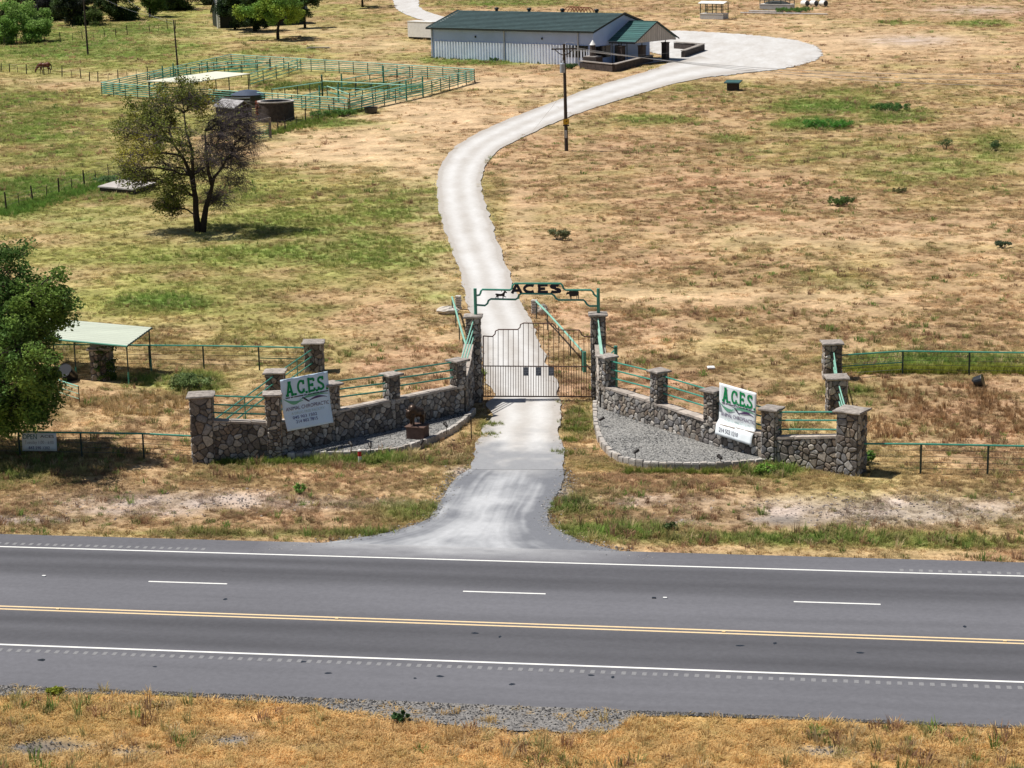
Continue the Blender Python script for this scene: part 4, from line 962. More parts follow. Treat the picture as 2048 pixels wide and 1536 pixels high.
sh = Sheet([(0, on_plane(1439, 765, q0, nb), on_plane(1513, 786, q0, nb)), (.68, on_plane(1438, 837, q0, nb), on_plane(1512, 858, q0, nb)), (.80, on_plane(1432, 849, q1, nb), on_plane(1505, 872, q1, nb)), (1, on_plane(1430, 868, q2, nb), on_plane(1502, 891, q2, nb))])
t = cloth(sh, 'banner', 'folded white banner with green lettering hung over the sunlit wall')
banner_print(sh, t, [('045 903 1502', .12, .55, .708, .735, 'faint_print'), ('214 502 1210', .10, .62, .83, .92, 'dark_print')], 'green_print')

# ------------------------------------------------------------------ pipe-and-wire fences along the road and inside
def wire_fence(pxs, label, top_py, ends=(None, None), wires=4, extra=None, m='green_pipe', top_r=.045):
    pts = [G(*p) for p in pxs]; t = thing('pipe_fence', pts[0], label, 'fence'); h = HT(pts[0], top_py)
    run = ([ends[0]] if ends[0] else [])+pts+([ends[1]] if ends[1] else [])
    for q in pts: MB().tube([q-UZ*.15, q+UZ*h], .046, 8).build('post', 'dark_pipe', t)
    MB().tube([q+UZ*(h+.02) for q in run], top_r, 8).build('top_rail', m, t)
    for k in range(wires):
        zz = h*(.80-.21*k); MB().tube([q+UZ*zz for q in run], .011, 4).build('wire', 'wire', t)
    if extra: MB().tube([extra[0]+UZ*h*.5, extra[1]+UZ*h*.5], .03, 8).build('middle_rail', m, t)
    return t, h
Fx = lambda px, py: G(px, py)
wire_fence([(288, 914), (164, 912), (40, 910), (-80, 908)], 'green-railed wire fence carrying the OPEN sign beside the shaded wing', 868, (LP['P1']-nL*.45-Vector((.3, 0, 0)), None))
wire_fence([(1841, 946), (1975, 949), (2110, 952), (2240, 955)], 'green-railed wire fence running on from the sunlit wing', 889, (RP['R1']-nR*.4+Vector((.4, 0, 0)), None))
wire_fence([(519, 738), (408, 736), (300, 735), (110, 733), (-5, 732), (-110, 731)], 'inner green-railed wire fence passing behind the feed shelter', 694, (Q1-f_cam*.4, None), 4, (Q1-f_cam*.4, G(519, 738)))
wire_fence([(1805, 746), (1938, 748), (2075, 750)], 'inner green-railed wire fence starting at the white-capped pillar', 703, (S1-f_cam*.4, None), 4, (S1-f_cam*.4, G(1805, 746)))
# OPEN sign
fa, fb = G(288, 914), G(40, 910); fn = flat(((fb-fa).y, -(fb-fa).x, 0)); fn = fn if fn.dot(f_cam) > 0 else -fn
q = fa+fn*.09
osh = Sheet([(0, on_plane(43, 866, q, fn), on_plane(112.5, 866.5, q, fn)), (1, on_plane(45, 901.5, q, fn), on_plane(114, 902, q, fn))])
t = cloth(osh, 'fence_sign', 'white OPEN sign with opening day and phone number tied to the fence', 8, 4); t['category'] = 'sign'
print_text(osh, t, 'OPEN', .03, .44, .06, .34, 'teal_print'); print_text(osh, t, 'ACES', .54, .93, .10, .25, 'dark_print')
print_text(osh, t, 'Tuesday 1:00 - 6:00', .08, .92, .42, .66, 'faint_print' if 0 else 'plaque_text'); print_text(osh, t, '843 590 1202', .19, .80, .74, .90, 'blue_print')

# ------------------------------------------------------------------ feed shelter inside the fence
fr, br = G(258, 768), G(303, 742); fl0 = G(153, 757)
d_sh = fl0-fr; back_v = br-fr
sl, sr_b = fr+d_sh*2.0, None
t = thing('feed_shelter', fr.lerp(br, .5), 'open feed shelter with pale ribbed metal roof on thin green posts', 'shelter')
hF, hB = HT(fr, 688), HT(br, 657)
for base, h in ((fr, hF), (br, hB), (fl0, hF), (fl0+back_v, hB), (fr+d_sh*2, hF), (fr+d_sh*2+back_v, hB)):
    MB().tube([base-UZ*.1, base+UZ*(h*.3)], .048, 8).build('post_foot', 'green_pipe', t); MB().tube([base+UZ*(h*.3), base+UZ*(h-.05)], .040, 8).build('post', 'dark_pipe', t)
ov = d_sh.normalized()
c0, c1, c2, c3 = fr-ov*.15-back_v*.06, fr+d_sh*2.1-back_v*.06, fr+d_sh*2.1+back_v*1.05, br-ov*.15+back_v*.05
rz = [hF-.02, hF-.02, hB+.05, hB+.05]
C = [Vector((c.x, c.y, z)) for c, z in zip((c0, c1, c2, c3), rz)]
NS = 11
for k in range(NS):                                     # ribbed sheets laid side by side across the slope
    a, b = k/NS, (k+1)/NS-.004; A0, A1 = C[0].lerp(C[3], a), C[1].lerp(C[2], a); B0, B1 = C[0].lerp(C[3], b), C[1].lerp(C[2], b)
    m0, m1 = A0.lerp(B0, .5)+UZ*.025, A1.lerp(B1, .5)+UZ*.025
    mb = MB(); mb.add([A0, A1, m1, m0, B0, B1], [(0, 1, 2, 3), (3, 2, 5, 4)]); mb.add([A0-UZ*.02, A1-UZ*.02, B1-UZ*.02, B0-UZ*.02], [(0, 1, 2, 3)])
    mb.build('roof_sheet', 'metal_roof', t)
MB().tube([C[0]-UZ*.06, C[1]-UZ*.06], .055, 6).build('front_beam', 'green_pipe', t); MB().tube([C[0]-UZ*.05, C[3]-UZ*.05], .04, 6).build('side_beam', 'dark_pipe', t)
MB().tube([C[3]-UZ*.05, C[2]-UZ*.05], .04, 6).build('back_beam', 'dark_pipe', t)
# barrel trough lying under it, small gate panel
p = G(136, 760); axv = (f_cam*.75-Vector(RT)*.2+UZ*.45).normalized()
mb = MB(); mb.tube([p+UZ*.32-axv*.5, p+UZ*.36, p+UZ*.42+axv*.42], [.40, .43, .42], 18, True); mb.tube([p+UZ*.42+axv*.421, p+UZ*.40+axv*.40], [.42, .36], 18, False); mb.tube([p+UZ*.42+axv*.43, p+UZ*.42+axv*.40], [.45, .45], 18, False)
tag(mb.build('barrel', 'black_plastic', smooth=False), 'dark blue-black plastic barrel tipped over under the feed shelter', 'barrel')
a, b = G(112, 790), G(159, 806)
t = thing('pipe_gate', b, 'short pale pipe gate panel in the grass below the feed shelter', 'gate'); h = HT(b, 773)
for z in (.25, .55, .85): MB().tube([a+UZ*(h*z), b+UZ*(h*z)], .016, 6).build('rail', 'pale_green_pipe', t)
MB().tube([a+UZ*h, b+UZ*h], .035, 8).build('top_rail', 'pale_green_pipe', t)
for q in (a, b): MB().tube([q-UZ*.1, q+UZ*h], .03, 8).build('post', 'dark_pipe', t)
# tub, white plate
p = G(1957, 772); axv = (Vector(RT)*.8+f_cam*.35+UZ*.25).normalized()
mb = MB(); mb.tube([p+UZ*.22-axv*.22, p+UZ*.24-axv*.20, p+UZ*.26+axv*.2], [.20, .27, .32], 18); mb.tube([p+UZ*.26+axv*.19, p+UZ*.26+axv*.23], [.345, .345], 18); mb.tube([p+UZ*.26+axv*.231, p+UZ*.25+axv*.1], [.30, .26], 18)
tag(mb.build('feed_tub', 'black_plastic'), 'glossy black feed tub lying on its side in dry grass', 'tub')
p = G(1422, 737); mb = MB(); mb.box(p+UZ*.06, (.40, .5, .06), (Vector((.98, .17, 0)), Vector((-.17, .98, 0)), UZ)); mb.box(p+UZ*.10, (.34, .42, .02), (Vector((.98, .17, 0)), Vector((-.17, .98, 0)), UZ))
tag(mb.build('salt_block', 'white_metal'), 'small white slab lying in the dry pasture', 'slab')

# ------------------------------------------------------------------ utility poles and wires
def utility_pole(px, py, pyt, label, r0, r1, lean=0.0):
    p = G(px, py); h = HT(p, pyt); t = thing('utility_pole', p, label, 'pole')
    top = p+UZ*h+Vector(RT)*lean
    MB().tube([p-UZ*.3, p.lerp(top, .5), top], [r0, (r0+r1)/2, r1], 12).build('pole', 'pole_wood', t); return t, p, top, h
t, p, top, h = utility_pole(1133, 301, 88, 'dark wooden utility pole with transformer and yellow sign in the pasture', .20, .14, -.1)
R3 = Vector((RT[0], RT[1], 0)).normalized(); fc = f_cam
ca = p.lerp(top, .955)
MB().box(ca+fc*.2, (2.6, .11, .13), (R3, fc, UZ)).build('crossarm', 'pole_wood', t)
for s in (-1, 1):
    MB().tube([ca+fc*.26+R3*(s*.95)-UZ*.02, ca+fc*.26+R3*(s*.5)-UZ*.45, ca+fc*.2-UZ*.62+R3*(s*.1)], .045, 6).build('brace', 'pole_wood', t)
    for o in (.75, 1.15):
        q = ca+fc*.2+R3*(s*o)+UZ*.06; MB().tube([q, q+UZ*.08, q+UZ*.14, q+UZ*.22], [.03, .07, .05, .06], 8).build('insulator', 'galvanised', t)
q = p.lerp(top, .78)+fc*.34-R3*.22; MB().tube([q-UZ*.5, q-UZ*.47, q+UZ*.40, q+UZ*.5], [.24, .27, .27, .20], 14).build('transformer', 'transformer', t)
for s in (-1, 1): MB().tube([q+R3*(.1*s)+UZ*.5, q+R3*(.12*s)+UZ*.65, q+R3*(.12*s)+UZ*.78], [.05, .07, .03], 8).build('bushing', 'galvanised', t)
MB().tube([q+UZ*.7, q+UZ*1.4+R3*.1, ca+fc*.25+R3*.4], .018, 5).build('lead_wire', 'wire', t)
q = top-UZ*.15; MB().tube([q, q+UZ*.35+R3*.3, q+UZ*.25+R3*1.0, q-UZ*.6+R3*1.3], .02, 5).build('jumper_wire', 'galvanised', t)
for k in range(3): MB().tube([ca+fc*.2+R3*(.9+.15*k)-UZ*.05, ca+fc*.25+R3*(.85+.15*k)-UZ*.55], .035, 6).build('cutout', 'galvanised', t)
z = HT(p, 243); MB().box(p+UZ*z+fc*.26, (.62, .03, .55), (R3, fc, UZ)).build('yellow_sign', 'caution', t); MB().box(p+UZ*(z-.38)+fc*.26, (.62, .03, .16), (R3, fc, UZ)).build('sign_strip', 'black_iron', t)
mb = MB(); mb.tube([p+UZ*(z+.05)+fc*.28+R3*.03, p+UZ*(z+.05)+fc*.285+R3*.03], .07, 8); mb.build('sign_dot', 'black_iron', t)
z = HT(p, 268); MB().box(p+UZ*z+fc*.25-R3*.05, (.24, .18, .75), (R3, fc, UZ)).build('meter_box', 'galvanised', t)
WIRE_TOP = ca
_, p2, top2, _ = utility_pole(176, 110, -24, 'thin dark utility pole in the green pasture past the grazing horse', .17, .12, -.15)
_, p3, top3, _ = utility_pole(357, 152, 40, 'slender dark line pole rising behind the corral', .15, .10, -.25)
def wire_run(a, b, sag, label, r=.02):
    pts = [a.lerp(b, k/16)-UZ*(sag*4*(k/16)*(1-k/16)) for k in range(17)]
    tag(MB().tube(pts, r, 4).build('overhead_wire', 'galvanised'), label, 'wire', 'overhead wires')
far = on_plane(2300, 150, WIRE_TOP+Vector((50, 30, 0)), flat((0, 1, 0)))
for k, s in enumerate((-.7, .2, 1.1)):
    wire_run(WIRE_TOP+R3*s+UZ*.1, far+R3*s*.4+UZ*(.9-.9*k), 1.6, ('overhead wire strung highest from the crossarm', 'overhead wire strung between the other two from the crossarm', 'overhead wire strung lowest from the crossarm')[k])
wire_run(top3, on_plane(188, -14, top2+Vector((0, 15, 0)), flat((0, 1, 0))), .8, 'thin wire leaving the slender line pole over the trees', .010)
wire_run(top3-UZ*.5, on_plane(240, -14, top2+Vector((0, 25, 0)), flat((0, 1, 0))), .8, 'second thin wire leaving the slender line pole', .010)
g1 = G(1058, 272); tag(MB().tube([WIRE_TOP-UZ*4.3, g1], .012, 4).build('guy_wire', 'galvanised'), 'thin guy wire slanting from the utility pole to the driveway edge', 'wire')
wire_run(WIRE_TOP+R3*1.0, at_level(1402, 92, 6.5), .9, 'service wire running from the utility pole towards the barn porch', .007)

# ------------------------------------------------------------------ metal barn with porch
A, B = G(863, 116), G(1187, 132)
e = (B-A); e.z = 0; LB = e.length; e.normalize(); nb = Vector((e.y, -e.x, 0)); nb = nb if nb.dot(f_cam) > 0 else -nb; inn = -nb
zb = min(A.z, B.z)-.15; EV = A.z+HT(A, 49); EVb = B.z+HT(B, 67.5); EVZ = (EV+EVb)/2
rp = on_plane(920, 22, A, e); W = 2*(rp-A).dot(inn); RZ = rp.z
print('barn', LB, W, EVZ-zb, RZ-zb)
bt = thing('metal_barn', (A+B)/2, 'long white metal barn with dark green roof and lower ribbed cladding', 'barn')
A0, B0 = Vector((A.x, A.y, 0)), Vector((B.x, B.y, 0))
def bp(s, d, z): return A0+e*s+inn*d+UZ*z
core = MB(); prof = [(0, zb), (W, zb), (W, EVZ), (W/2, RZ), (0, EVZ)]
core.prism([bp(0.02, d, z-.03) for d, z in prof], e*(LB-.04)); core.build('shell', 'barn_upper', bt)
# lower cladding: ribbed sheets with a ragged top, in three bays between downpipes
LOW = EVZ-zb; r = random.Random(8); x = .5; bays = [.5, LB*.47, LB*.915, LB-.3]
for bi in range(3):
    x = bays[bi]+.25
    while x < bays[bi+1]-.5:
        w = min(1.12, bays[bi+1]-.2-x); hh = LOW*(.60 if bi < 2 else .47)+r.uniform(-.05, .05); mb = MB(); nrib = 2
        for k in range(nrib):
            a, b = x+w*k/nrib, x+w*(k+1)/nrib; q = (b-a)
            pr = [(a, 0), (a+q*.30, 0), (a+q*.36, -.16), (a+q*.80, -.16), (a+q*.88, 0), (b, 0)]
            for (u, du), (v, dv) in zip(pr[:-1], pr[1:]):
                mb.add([bp(u, du-.03, zb), bp(v, dv-.03, zb), bp(v, dv-.03, zb+hh), bp(u, du-.03, zb+hh)], [(0, 1, 2, 3)])
        if bi == 2 and x < LB: pass
        mb.build('wall_sheet', 'barn_panel', bt); x += 1.12
for s in (.35, LB*.47, LB*.915): MB().box(bp(s, -.14, (zb+EVZ)/2), (.16, .14, EVZ-zb-.1), (e, inn, UZ)).build('downpipe', 'galvanised', bt)
for s in (LB*.29, LB*.70): MB().box(bp(s, -.12, EVZ-1.3), (.18, .18, .3), (e, inn, UZ)).build('wall_lamp', 'dark_trim', bt)
# roof slopes, eaves, ridge vents
ov = .55
for side in (0, 1):
    d0, d1 = (-ov, W/2) if side == 0 else (W+ov, W/2); z0 = EVZ-(RZ-EVZ)/(W/2)*ov
    n_ = 14 if side == 0 else 1
    for k in range(n_):                                  # shingle courses, each lapping the one below
        a_, b_ = k/n_, (k+1)/n_; lap = .09 if side == 0 else 0
        q = [bp(-.5, d0+(d1-d0)*a_, z0+(RZ-z0)*a_+.04+lap), bp(LB+.5, d0+(d1-d0)*a_, z0+(RZ-z0)*a_+.04+lap), bp(LB+.5, d0+(d1-d0)*b_, z0+(RZ-z0)*b_+.04), bp(-.5, d0+(d1-d0)*b_, z0+(RZ-z0)*b_+.04)]
        MB().prism(q, UZ*.06).build('shingle_course', 'barn_roof', bt)
MB().box(bp(LB/2, -ov, EVZ-(RZ-EVZ)/(W/2)*ov-.02), (LB+1.1, .12, .24), (e, inn, UZ)).build('eave_fascia', 'dark_trim', bt)
for s in (-.5, LB+.5):
    for sgn in (0, 1):
        a, b = (bp(s, -ov, EVZ-.25), bp(s, W/2, RZ-.05)) if sgn == 0 else (bp(s, W+ov, EVZ-.25), bp(s, W/2, RZ-.05))
        MB().prism([a, b, b+UZ*.28, a+UZ*.28], e*.1).build('verge_board', 'dark_trim', bt)
for k in range(4):
    c = bp(LB*(.235+.205*k), W/2+.1, RZ+.1); MB().lathe(c, [(.01, 0), (.24, 0), (.24, .2), (.36, .24), (.36, .46), (.26, .56), (.01, .60)], 14).build('ridge_vent', 'dark_trim', bt)
# dark openings at the near corner
win_ = MB().box(bp(LB-2.9, -.09, zb+LOW*.42), (3.9, .10, 1.75), (e, inn, UZ)).build('window', 'dark_glass', bt)
for k in range(4): MB().box(bp(LB-4.4+.98*k, -.17, zb+LOW*.42), (.06, .06, 1.75), (e, inn, UZ)).build('window_bar', 'dark_trim', win_)
MB().box(bp(LB+.06, 2.4, zb+LOW*.40), (.08, 3.6, 1.7), (e, inn, UZ)).build('window', 'dark_glass', bt)
MB().box(bp(LB+.05, W*.42, zb+1.5), (.06, 1.3, 2.6), (e, inn, UZ)).build('door', 'dark_trim', bt)
# porch: a smaller gabled roof running out from the end wall
apex = on_plane(1311, 44, bp(0, W*.62, 0), inn); PL = (apex-A0).dot(e)-LB; PZ = apex.z; PD = W*.62
le = on_plane(1268, 85.5, bp(LB+PL, 0, 0), e); hw_ = PD-(le-A0).dot(inn); LZ = le.z
print('porch', PL, PZ-zb, hw_, LZ-zb)
hw_ = min(max(hw_, 3.0), W*.6)
for side in (-1, 1):
    for k in range(11):
        a, b = k/11, (k+1)/11+.03; z0 = LZ+(PZ-LZ)*a; z1 = LZ+(PZ-LZ)*b; d0 = PD+side*hw_*(1-a); d1 = PD+side*hw_*(1-b)
        q = [bp(LB+.1, d0, z0+.1), bp(LB+PL+.35, d0, z0+.1), bp(LB+PL+.35, d1, z1+.02), bp(LB+.1, d1, z1+.02)]
        MB().prism(q, UZ*.05).build('porch_tile_row', 'porch_roof', bt)
nb_ = 22
for k in range(nb_):                                   # upright boards fill the porch gable
    a, b = -1+2*k/nb_, -1+2*(k+1)/nb_-.012; za, zb2 = PZ-(PZ-LZ)*abs(a), PZ-(PZ-LZ)*abs(b)
    q = [bp(LB+PL, PD+hw_*a*.97, LZ-.1), bp(LB+PL, PD+hw_*b*.97, LZ-.1), bp(LB+PL, PD+hw_*b*.97, zb2-.03), bp(LB+PL, PD+hw_*a*.97, za-.03)]
    MB().prism(q, e*.06).build('gable_board', 'tan_siding', bt)
for side in (-1, 1):
    a, b = bp(LB+PL+.3, PD+side*(hw_+.2), LZ-.12), bp(LB+PL+.3, PD, PZ-.05); MB().prism([a, b, b+UZ*.2, a+UZ*.2], e*.08).build('verge_board', 'dark_trim', bt)
    MB().tube([bp(LB+.2, PD+side*hw_*.95, LZ-.1), bp(LB+PL, PD+side*hw_*.95, LZ-.1)], .10, 6).build('porch_beam', 'dark_trim', bt)
def porch_pier(s, d, h, lab):
    c = bp(s, d, 0); gz = float(zt(c.y)); t = bt
    mb = MB(); mb.box((c.x, c.y, gz+h/2-.1), (.85, .85, h+.2), (e, inn, UZ)); mb.box((c.x, c.y, gz+h+.04), (.98, .98, .12), (e, inn, UZ)); mb.build('stone_pier', 'old_stone', bt)
    MB().tube([(c.x, c.y, gz+h), (c.x, c.y, LZ)], .07, 8).build('porch_post', 'dark_trim', bt)
for s in (LB+PL*.93,):
    for d in (PD-hw_*.55, PD+hw_*.55): porch_pier(s, d, 2.6, '')
porch_pier(LB+PL*.45, PD-hw_*.9, 2.6, '')
for s in (.15, .4, .7): MB().tube([bp(LB+PL*s, PD-hw_*.95, zb), bp(LB+PL*s, PD-hw_*.95, LZ)], .06, 6).build('porch_post', 'dark_trim', bt)
struct(MB().add([bp(LB+.05, PD-hw_-1.5, zb+.30), bp(LB+PL+1, PD-hw_-1.5, zb+.30), bp(LB+PL+1, PD+hw_+.5, zb+.36), bp(LB+.05, PD+hw_+.5, zb+.36)], [(0, 1, 2, 3)]).build('porch_floor', 'concrete'))
def low_wall(pxs, label, w=.6, h=.95, top='cap_stone'):
    pts = [G(*p) for p in pxs]; t = thing('low_stone_wall', pts[0], label, 'wall')
    for i, (a, b) in enumerate(zip(pts[:-1], pts[1:])):
        d = b-a; l = d.length; k = max(2, int(l/1.6)); d.normalize(); nn = Vector((d.y, -d.x, 0)).normalized(); rr = random.Random(len(label)+i)
        for j in range(k):
            c = a.lerp(b, (j+.5)/k); MB().box(c+UZ*(h/2-.1), (l/k-.03, w-.04*rr.random(), h+.15*rr.random()), (d, nn, UZ)).build('stone_block', 'old_stone', t)
            MB().box(c+UZ*(h+.08), (l/k-.03, w+.12, .12), (d, nn, UZ)).build('coping_stone', top, t)
low_wall([(1162, 136), (1228, 143), (1303, 124)], 'low stone planter wall along the driveway below the barn window')
low_wall([(1366, 115), (1406, 101), (1350, 97)], 'low stone planter wall on the yard side of the barn porch')
# stone fountain stump in the planter
p = G(1186, 135.5); t = thing('stone_monument', p, 'small stone chimney-like monument with white tip before the barn corner', 'monument')
mb = MB(); mb.box(p+UZ*.75, (2.4, 1.6, 1.7), (e, inn, UZ)); mb.build('base', 'old_stone', t); MB().box(p+UZ*1.66, (2.0, 1.4, .12), (e, inn, UZ)).build('base_slab', 'concrete', t)
MB().tube([p+UZ*1.7, p+UZ*3.3], [.50, .40], 10).build('shaft', 'old_stone', t); MB().tube([p+UZ*3.3, p+UZ*3.4, p+UZ*4.0], [.48, .42, .05], 12).build('tip', 'white_metal', t)

# white trailer at the barn's far corner
a, b = G(824, 78), G(872, 80); d = (b-a); l = d.length; d.normalize(); nn = Vector((d.y, -d.x, 0)); h = HT(a, 43)
t = thing('white_trailer', a.lerp(b, .5), 'white ribbed box trailer with small dark lettering parked at the barn corner', 'trailer')
c = a.lerp(b, .5)-f_cam*1.2
MB().box(c+UZ*(h*.56), (l, 2.3, h*.86), (d, nn, UZ)).build('body', 'white_metal', t)
for k in range(9): MB().box(a.lerp(b, .5)+UZ*(h*(.18+.085*k))+f_cam*.0-nn*0+(f_cam*-.02), (l*.98, .06, .07), (d, nn, UZ)).build('rib', 'galvanised', t)
MB().box(c+UZ*(h+.03), (l+.1, 2.4, .10), (d, nn, UZ)).build('roof', 'white_metal', t); MB().box(c+UZ*.35, (l*.96, 2.0, .5), (d, nn, UZ)).build('chassis', 'black_iron', t)
q = a.lerp(b, .5)+UZ*(h*.70)+f_cam*.06
for k in range(9): MB().box(q-d*(.6-.16*k), (.11, .03, .28), (d, nn, UZ)).build('lettering_block', 'dark_print', t)
MB().box(q+d*1.3, (.8, .03, .36), (d, nn, UZ)).build('blue_panel', 'blue_print', t)

# ------------------------------------------------------------------ corral of green pipe, one run of fence at a time
def pen_run(pxa, pxb, label, n=6, nr_=6, h=1.75, tall=(), m='green_pipe', pr=.065, rr=.06):
    a, b = G(*pxa), G(*pxb); t = thing('corral_fence', a, label, 'fence', 'green pipe fence runs of the corral')
    for k in range(n+1):
        q = a.lerp(b, k/n); q.z = float(zt(q.y)); hh = h*(1.45 if k in tall else 1.02); MB().tube([q-UZ*.1, q+UZ*hh], pr*(1.7 if k in tall else 1), 6).build('post', 'dark_pipe' if k not in tall else 'green_pipe', t)
    for j in range(nr_):
        z = h*(1-.82*j/(nr_-1)) if nr_ > 1 else h; MB().tube([a+UZ*z, b+UZ*z], rr*(1.2 if j == 0 else 1), 5).build('rail', 'pale_green_pipe' if j == 0 else m, t)
pen_run((204, 191), (463, 132), 'corral fence running from the end corner back past the line pole', 8)
pen_run((463, 132), (949, 164), 'long back run of corral fence facing the barn', 17)
pen_run((949, 164), (846, 193), 'corral fence from the barn-side corner to the tall gate post', 6, 6)
pen_run((846, 193), (813, 200), 'corral gate between two tall posts on the barn side', 1, 6, 1.75, (0, 1))
pen_run((813, 200), (700, 226), 'corral fence from the tall gate post down to the dark tub', 5, 6)
pen_run((204, 191), (300, 199), 'corral fence run behind the mesquite tree, at the end corner', 4, 6)
pen_run((300, 199), (530, 214), 'corral fence run hidden partly by the mesquite crown beside the stone hut', 7, 6)
pen_run((530, 214), (697, 226), 'corral fence run behind the round stone tank', 6, 6)
pen_run((545, 206), (645, 191), 'inner corral divider rising from the round tank to the tall post', 4, 2, 1.75, (4,))
pen_run((645, 191), (813, 200), 'inner corral divider between two tall posts', 5, 3, 1.9, (0,))
pen_run((684, 186), (820, 158), 'inner corral divider with stout posts across the grassy pen', 5, 3, 1.75, (0, 3))
pen_run((500, 173), (602, 141), 'inner corral divider from the shade roof to the back fence', 4, 4)
pen_run((348, 162), (516, 152), 'inner corral chute beside the line pole', 5, 4, 1.75, (0, 2))
pen_run((300, 176), (352, 160), 'inner corral gate with tall post beyond the shade roof', 2, 5, 1.75, (1,))
pen_run((400, 152), (540, 141), 'inner corral pen nearest the back corner', 5, 4)
pen_run((604, 218), (640, 208), 'small squeeze gate inside the corral by the round tank', 1, 3, 1.6, (1,))
pen_run((655, 197), (700, 214), 'small inner corral panel with a stout dark post', 2, 3, 1.6, (1,))
pen_run((700, 214), (846, 178), 'inner alley fence running beside the barn-side corral fence', 6, 5)
# shade roof over the pen
SZ = float(zt(G(450, 180).y))+2.55
t = thing('shade_roof', G(455, 182), 'flat cream shade roof on posts over the corral', 'shelter')
sc = [at_level(293, 163.5, SZ-.1), at_level(385, 166.5, SZ-.1), at_level(500, 148.5, SZ), at_level(432, 144, SZ)]
MB().prism(sc, UZ*.10).build('roof', 'canvas', t)
for i, q in enumerate(sc):
    w_ = sc[0].lerp(sc[2], .5); f = q.lerp(w_, .04); g = Vector((f.x, f.y, float(zt(f.y)))); MB().tube([g-UZ*.1, f], .075, 8).build('post', 'dark_pipe', t)
f = sc[1].lerp(sc[2], .62); MB().tube([Vector((f.x, f.y, float(zt(f.y))-.1)), f], .075, 8).build('post', 'dark_pipe', t)

# round stone tank, domed tank, stone hut
p = G(553, 241); p2_ = p+Vector((-FW[0], -FW[1], 0))*0
rad = 35/ (proj(p+Vector((1, 0, 0)))-proj(p))[0]; h = HT(p, 203)
t = thing('round_stone_tank', p, 'round dark stone water tank with pale rim and red vine on one side', 'tank')
MB().lathe(p, [(rad-.28, h-.5), (rad-.26, h), (rad-.02, h), (rad, h*.5), (rad+.03, -.2)], 40).build('wall', 'old_stone', t)
MB().lathe(p, [(rad-.30, h-.02), (rad-.30, h+.10), (rad+.06, h+.10), (rad+.06, h-.04)], 40).build('rim', 'concrete', t)
MB().lathe(p, [(0, h-.55), (rad-.27, h-.55)], 32).build('water', 'dark_glass', t)
vv = []; r = random.Random(5); mbv = MB()
for k in range(900):
    a = math.pi+r.gauss(.12, .25); z = h*(1.05-abs(r.gauss(0, .42))); q = p+Vector(((rad+.08+r.uniform(0, .2))*math.cos(a), (rad+.08+r.uniform(0, .2))*math.sin(a), max(.1, z))); s = .09
    u_ = Vector((r.gauss(0, 1), r.gauss(0, 1), r.gauss(0, 1))).normalized(); w_ = u_.orthogonal().normalized(); mbv.add([q-u_*s, q+w_*s*.6, q+u_*s, q-w_*s*.6], [(0, 1, 2, 3)])
mbv.build('red_vine', 'rust', t)
p = G(497, 212); rad = 2.1; t = thing('domed_tank', p, 'dark blue round tank with low conical lid behind the stone hut', 'tank')
MB().lathe(p, [(rad, -.1), (rad, 1.45), (rad+.1, 1.5)], 32).build('wall', 'black_plastic', t); MB().lathe(p, [(rad+.15, 1.5), (rad*.55, 1.95), (.05, 2.1)], 32).build('lid', 'tank_blue', t)
a, b = G(432, 232), G(470, 236); d = b-a; l = d.length; d.normalize(); dep = Vector((-d.y, d.x, 0)); dep = dep if dep.dot(f_cam) < 0 else -dep; h = HT(a, 213)
t = thing('stone_hut', a, 'low dark stone hut with grey slab roof behind the mesquite', 'hut')
MB().prism([a-UZ*.2, b-UZ*.2, b+dep*2.6-UZ*.2, a+dep*2.6-UZ*.2], UZ*(h+.2)).build('wall', 'old_stone', t)
m_ = a.lerp(b, .5); e1, e2 = a-d*.25, b+d*.25
for s, nm in ((0, -.25), (1, 2.85)):
    q = [e1+dep*nm+UZ*(h-.05), e2+dep*nm+UZ*(h-.05), e2+dep*1.3+UZ*(h+.75), e1+dep*1.3+UZ*(h+.75)]; MB().prism(q, UZ*.12).build('roof_slab', 'grey_roof', t)
MB().prism([a+UZ*h, a+dep*2.6+UZ*h, a+dep*1.3+UZ*(h+.72)], d*l).build('gable', 'old_stone', t)
a, b = G(350+90, 220), G(500, 219); t = thing('dark_lean_to', b, 'low slatted dark lean-to with pale rails beside the domed tank', 'shelter')
c = a.lerp(b, .5); d = b-a; l = d.length; d.normalize(); nn = Vector((d.y, -d.x, 0)); nn = nn if nn.dot(f_cam) > 0 else -nn
MB().box(c+UZ*.75-nn*.6, (l, 1.0, 1.5), (d, nn, UZ)).build('body', 'black_iron', t)
for k in range(4): MB().box(c+UZ*(.35+.36*k), (l+.1, .08, .11), (d, nn, UZ)).build('slat', 'galvanised', t)
# timber gateway with green gate
pb = G(541, 275); pa = G(497, 286); h = HT(pb, 236)
t = thing('timber_gateway', pb, 'weathered timber post-and-beam frame at the end of the post fence', 'gateway')
MB().box(pb+UZ*(h/2), (.24, .24, h+.1)).build('post', 'weathered_wood', t); MB().box(pa+UZ*(h/2), (.20, .20, h+.1)).build('post', 'weathered_wood', t)
MB().tube([pa+UZ*(h-.02), pb+UZ*(h+.02)], .09, 8).build('beam', 'weathered_wood', t)
t = thing('green_gate', pa, 'green pipe farm gate hung in the timber frame', 'gate'); g0_, g1_ = pa.lerp(pb, .1), pa.lerp(pb, .92)
for k in range(6): MB().tube([g0_+UZ*(.2+.24*k), g1_+UZ*(.2+.24*k)], .03, 6).build('rail', 'green_pipe', t)
for f_ in (0, .5, 1): MB().tube([g0_.lerp(g1_, f_)+UZ*.15, g0_.lerp(g1_, f_)+UZ*1.45], .03, 6).build('stile', 'dark_pipe', t)
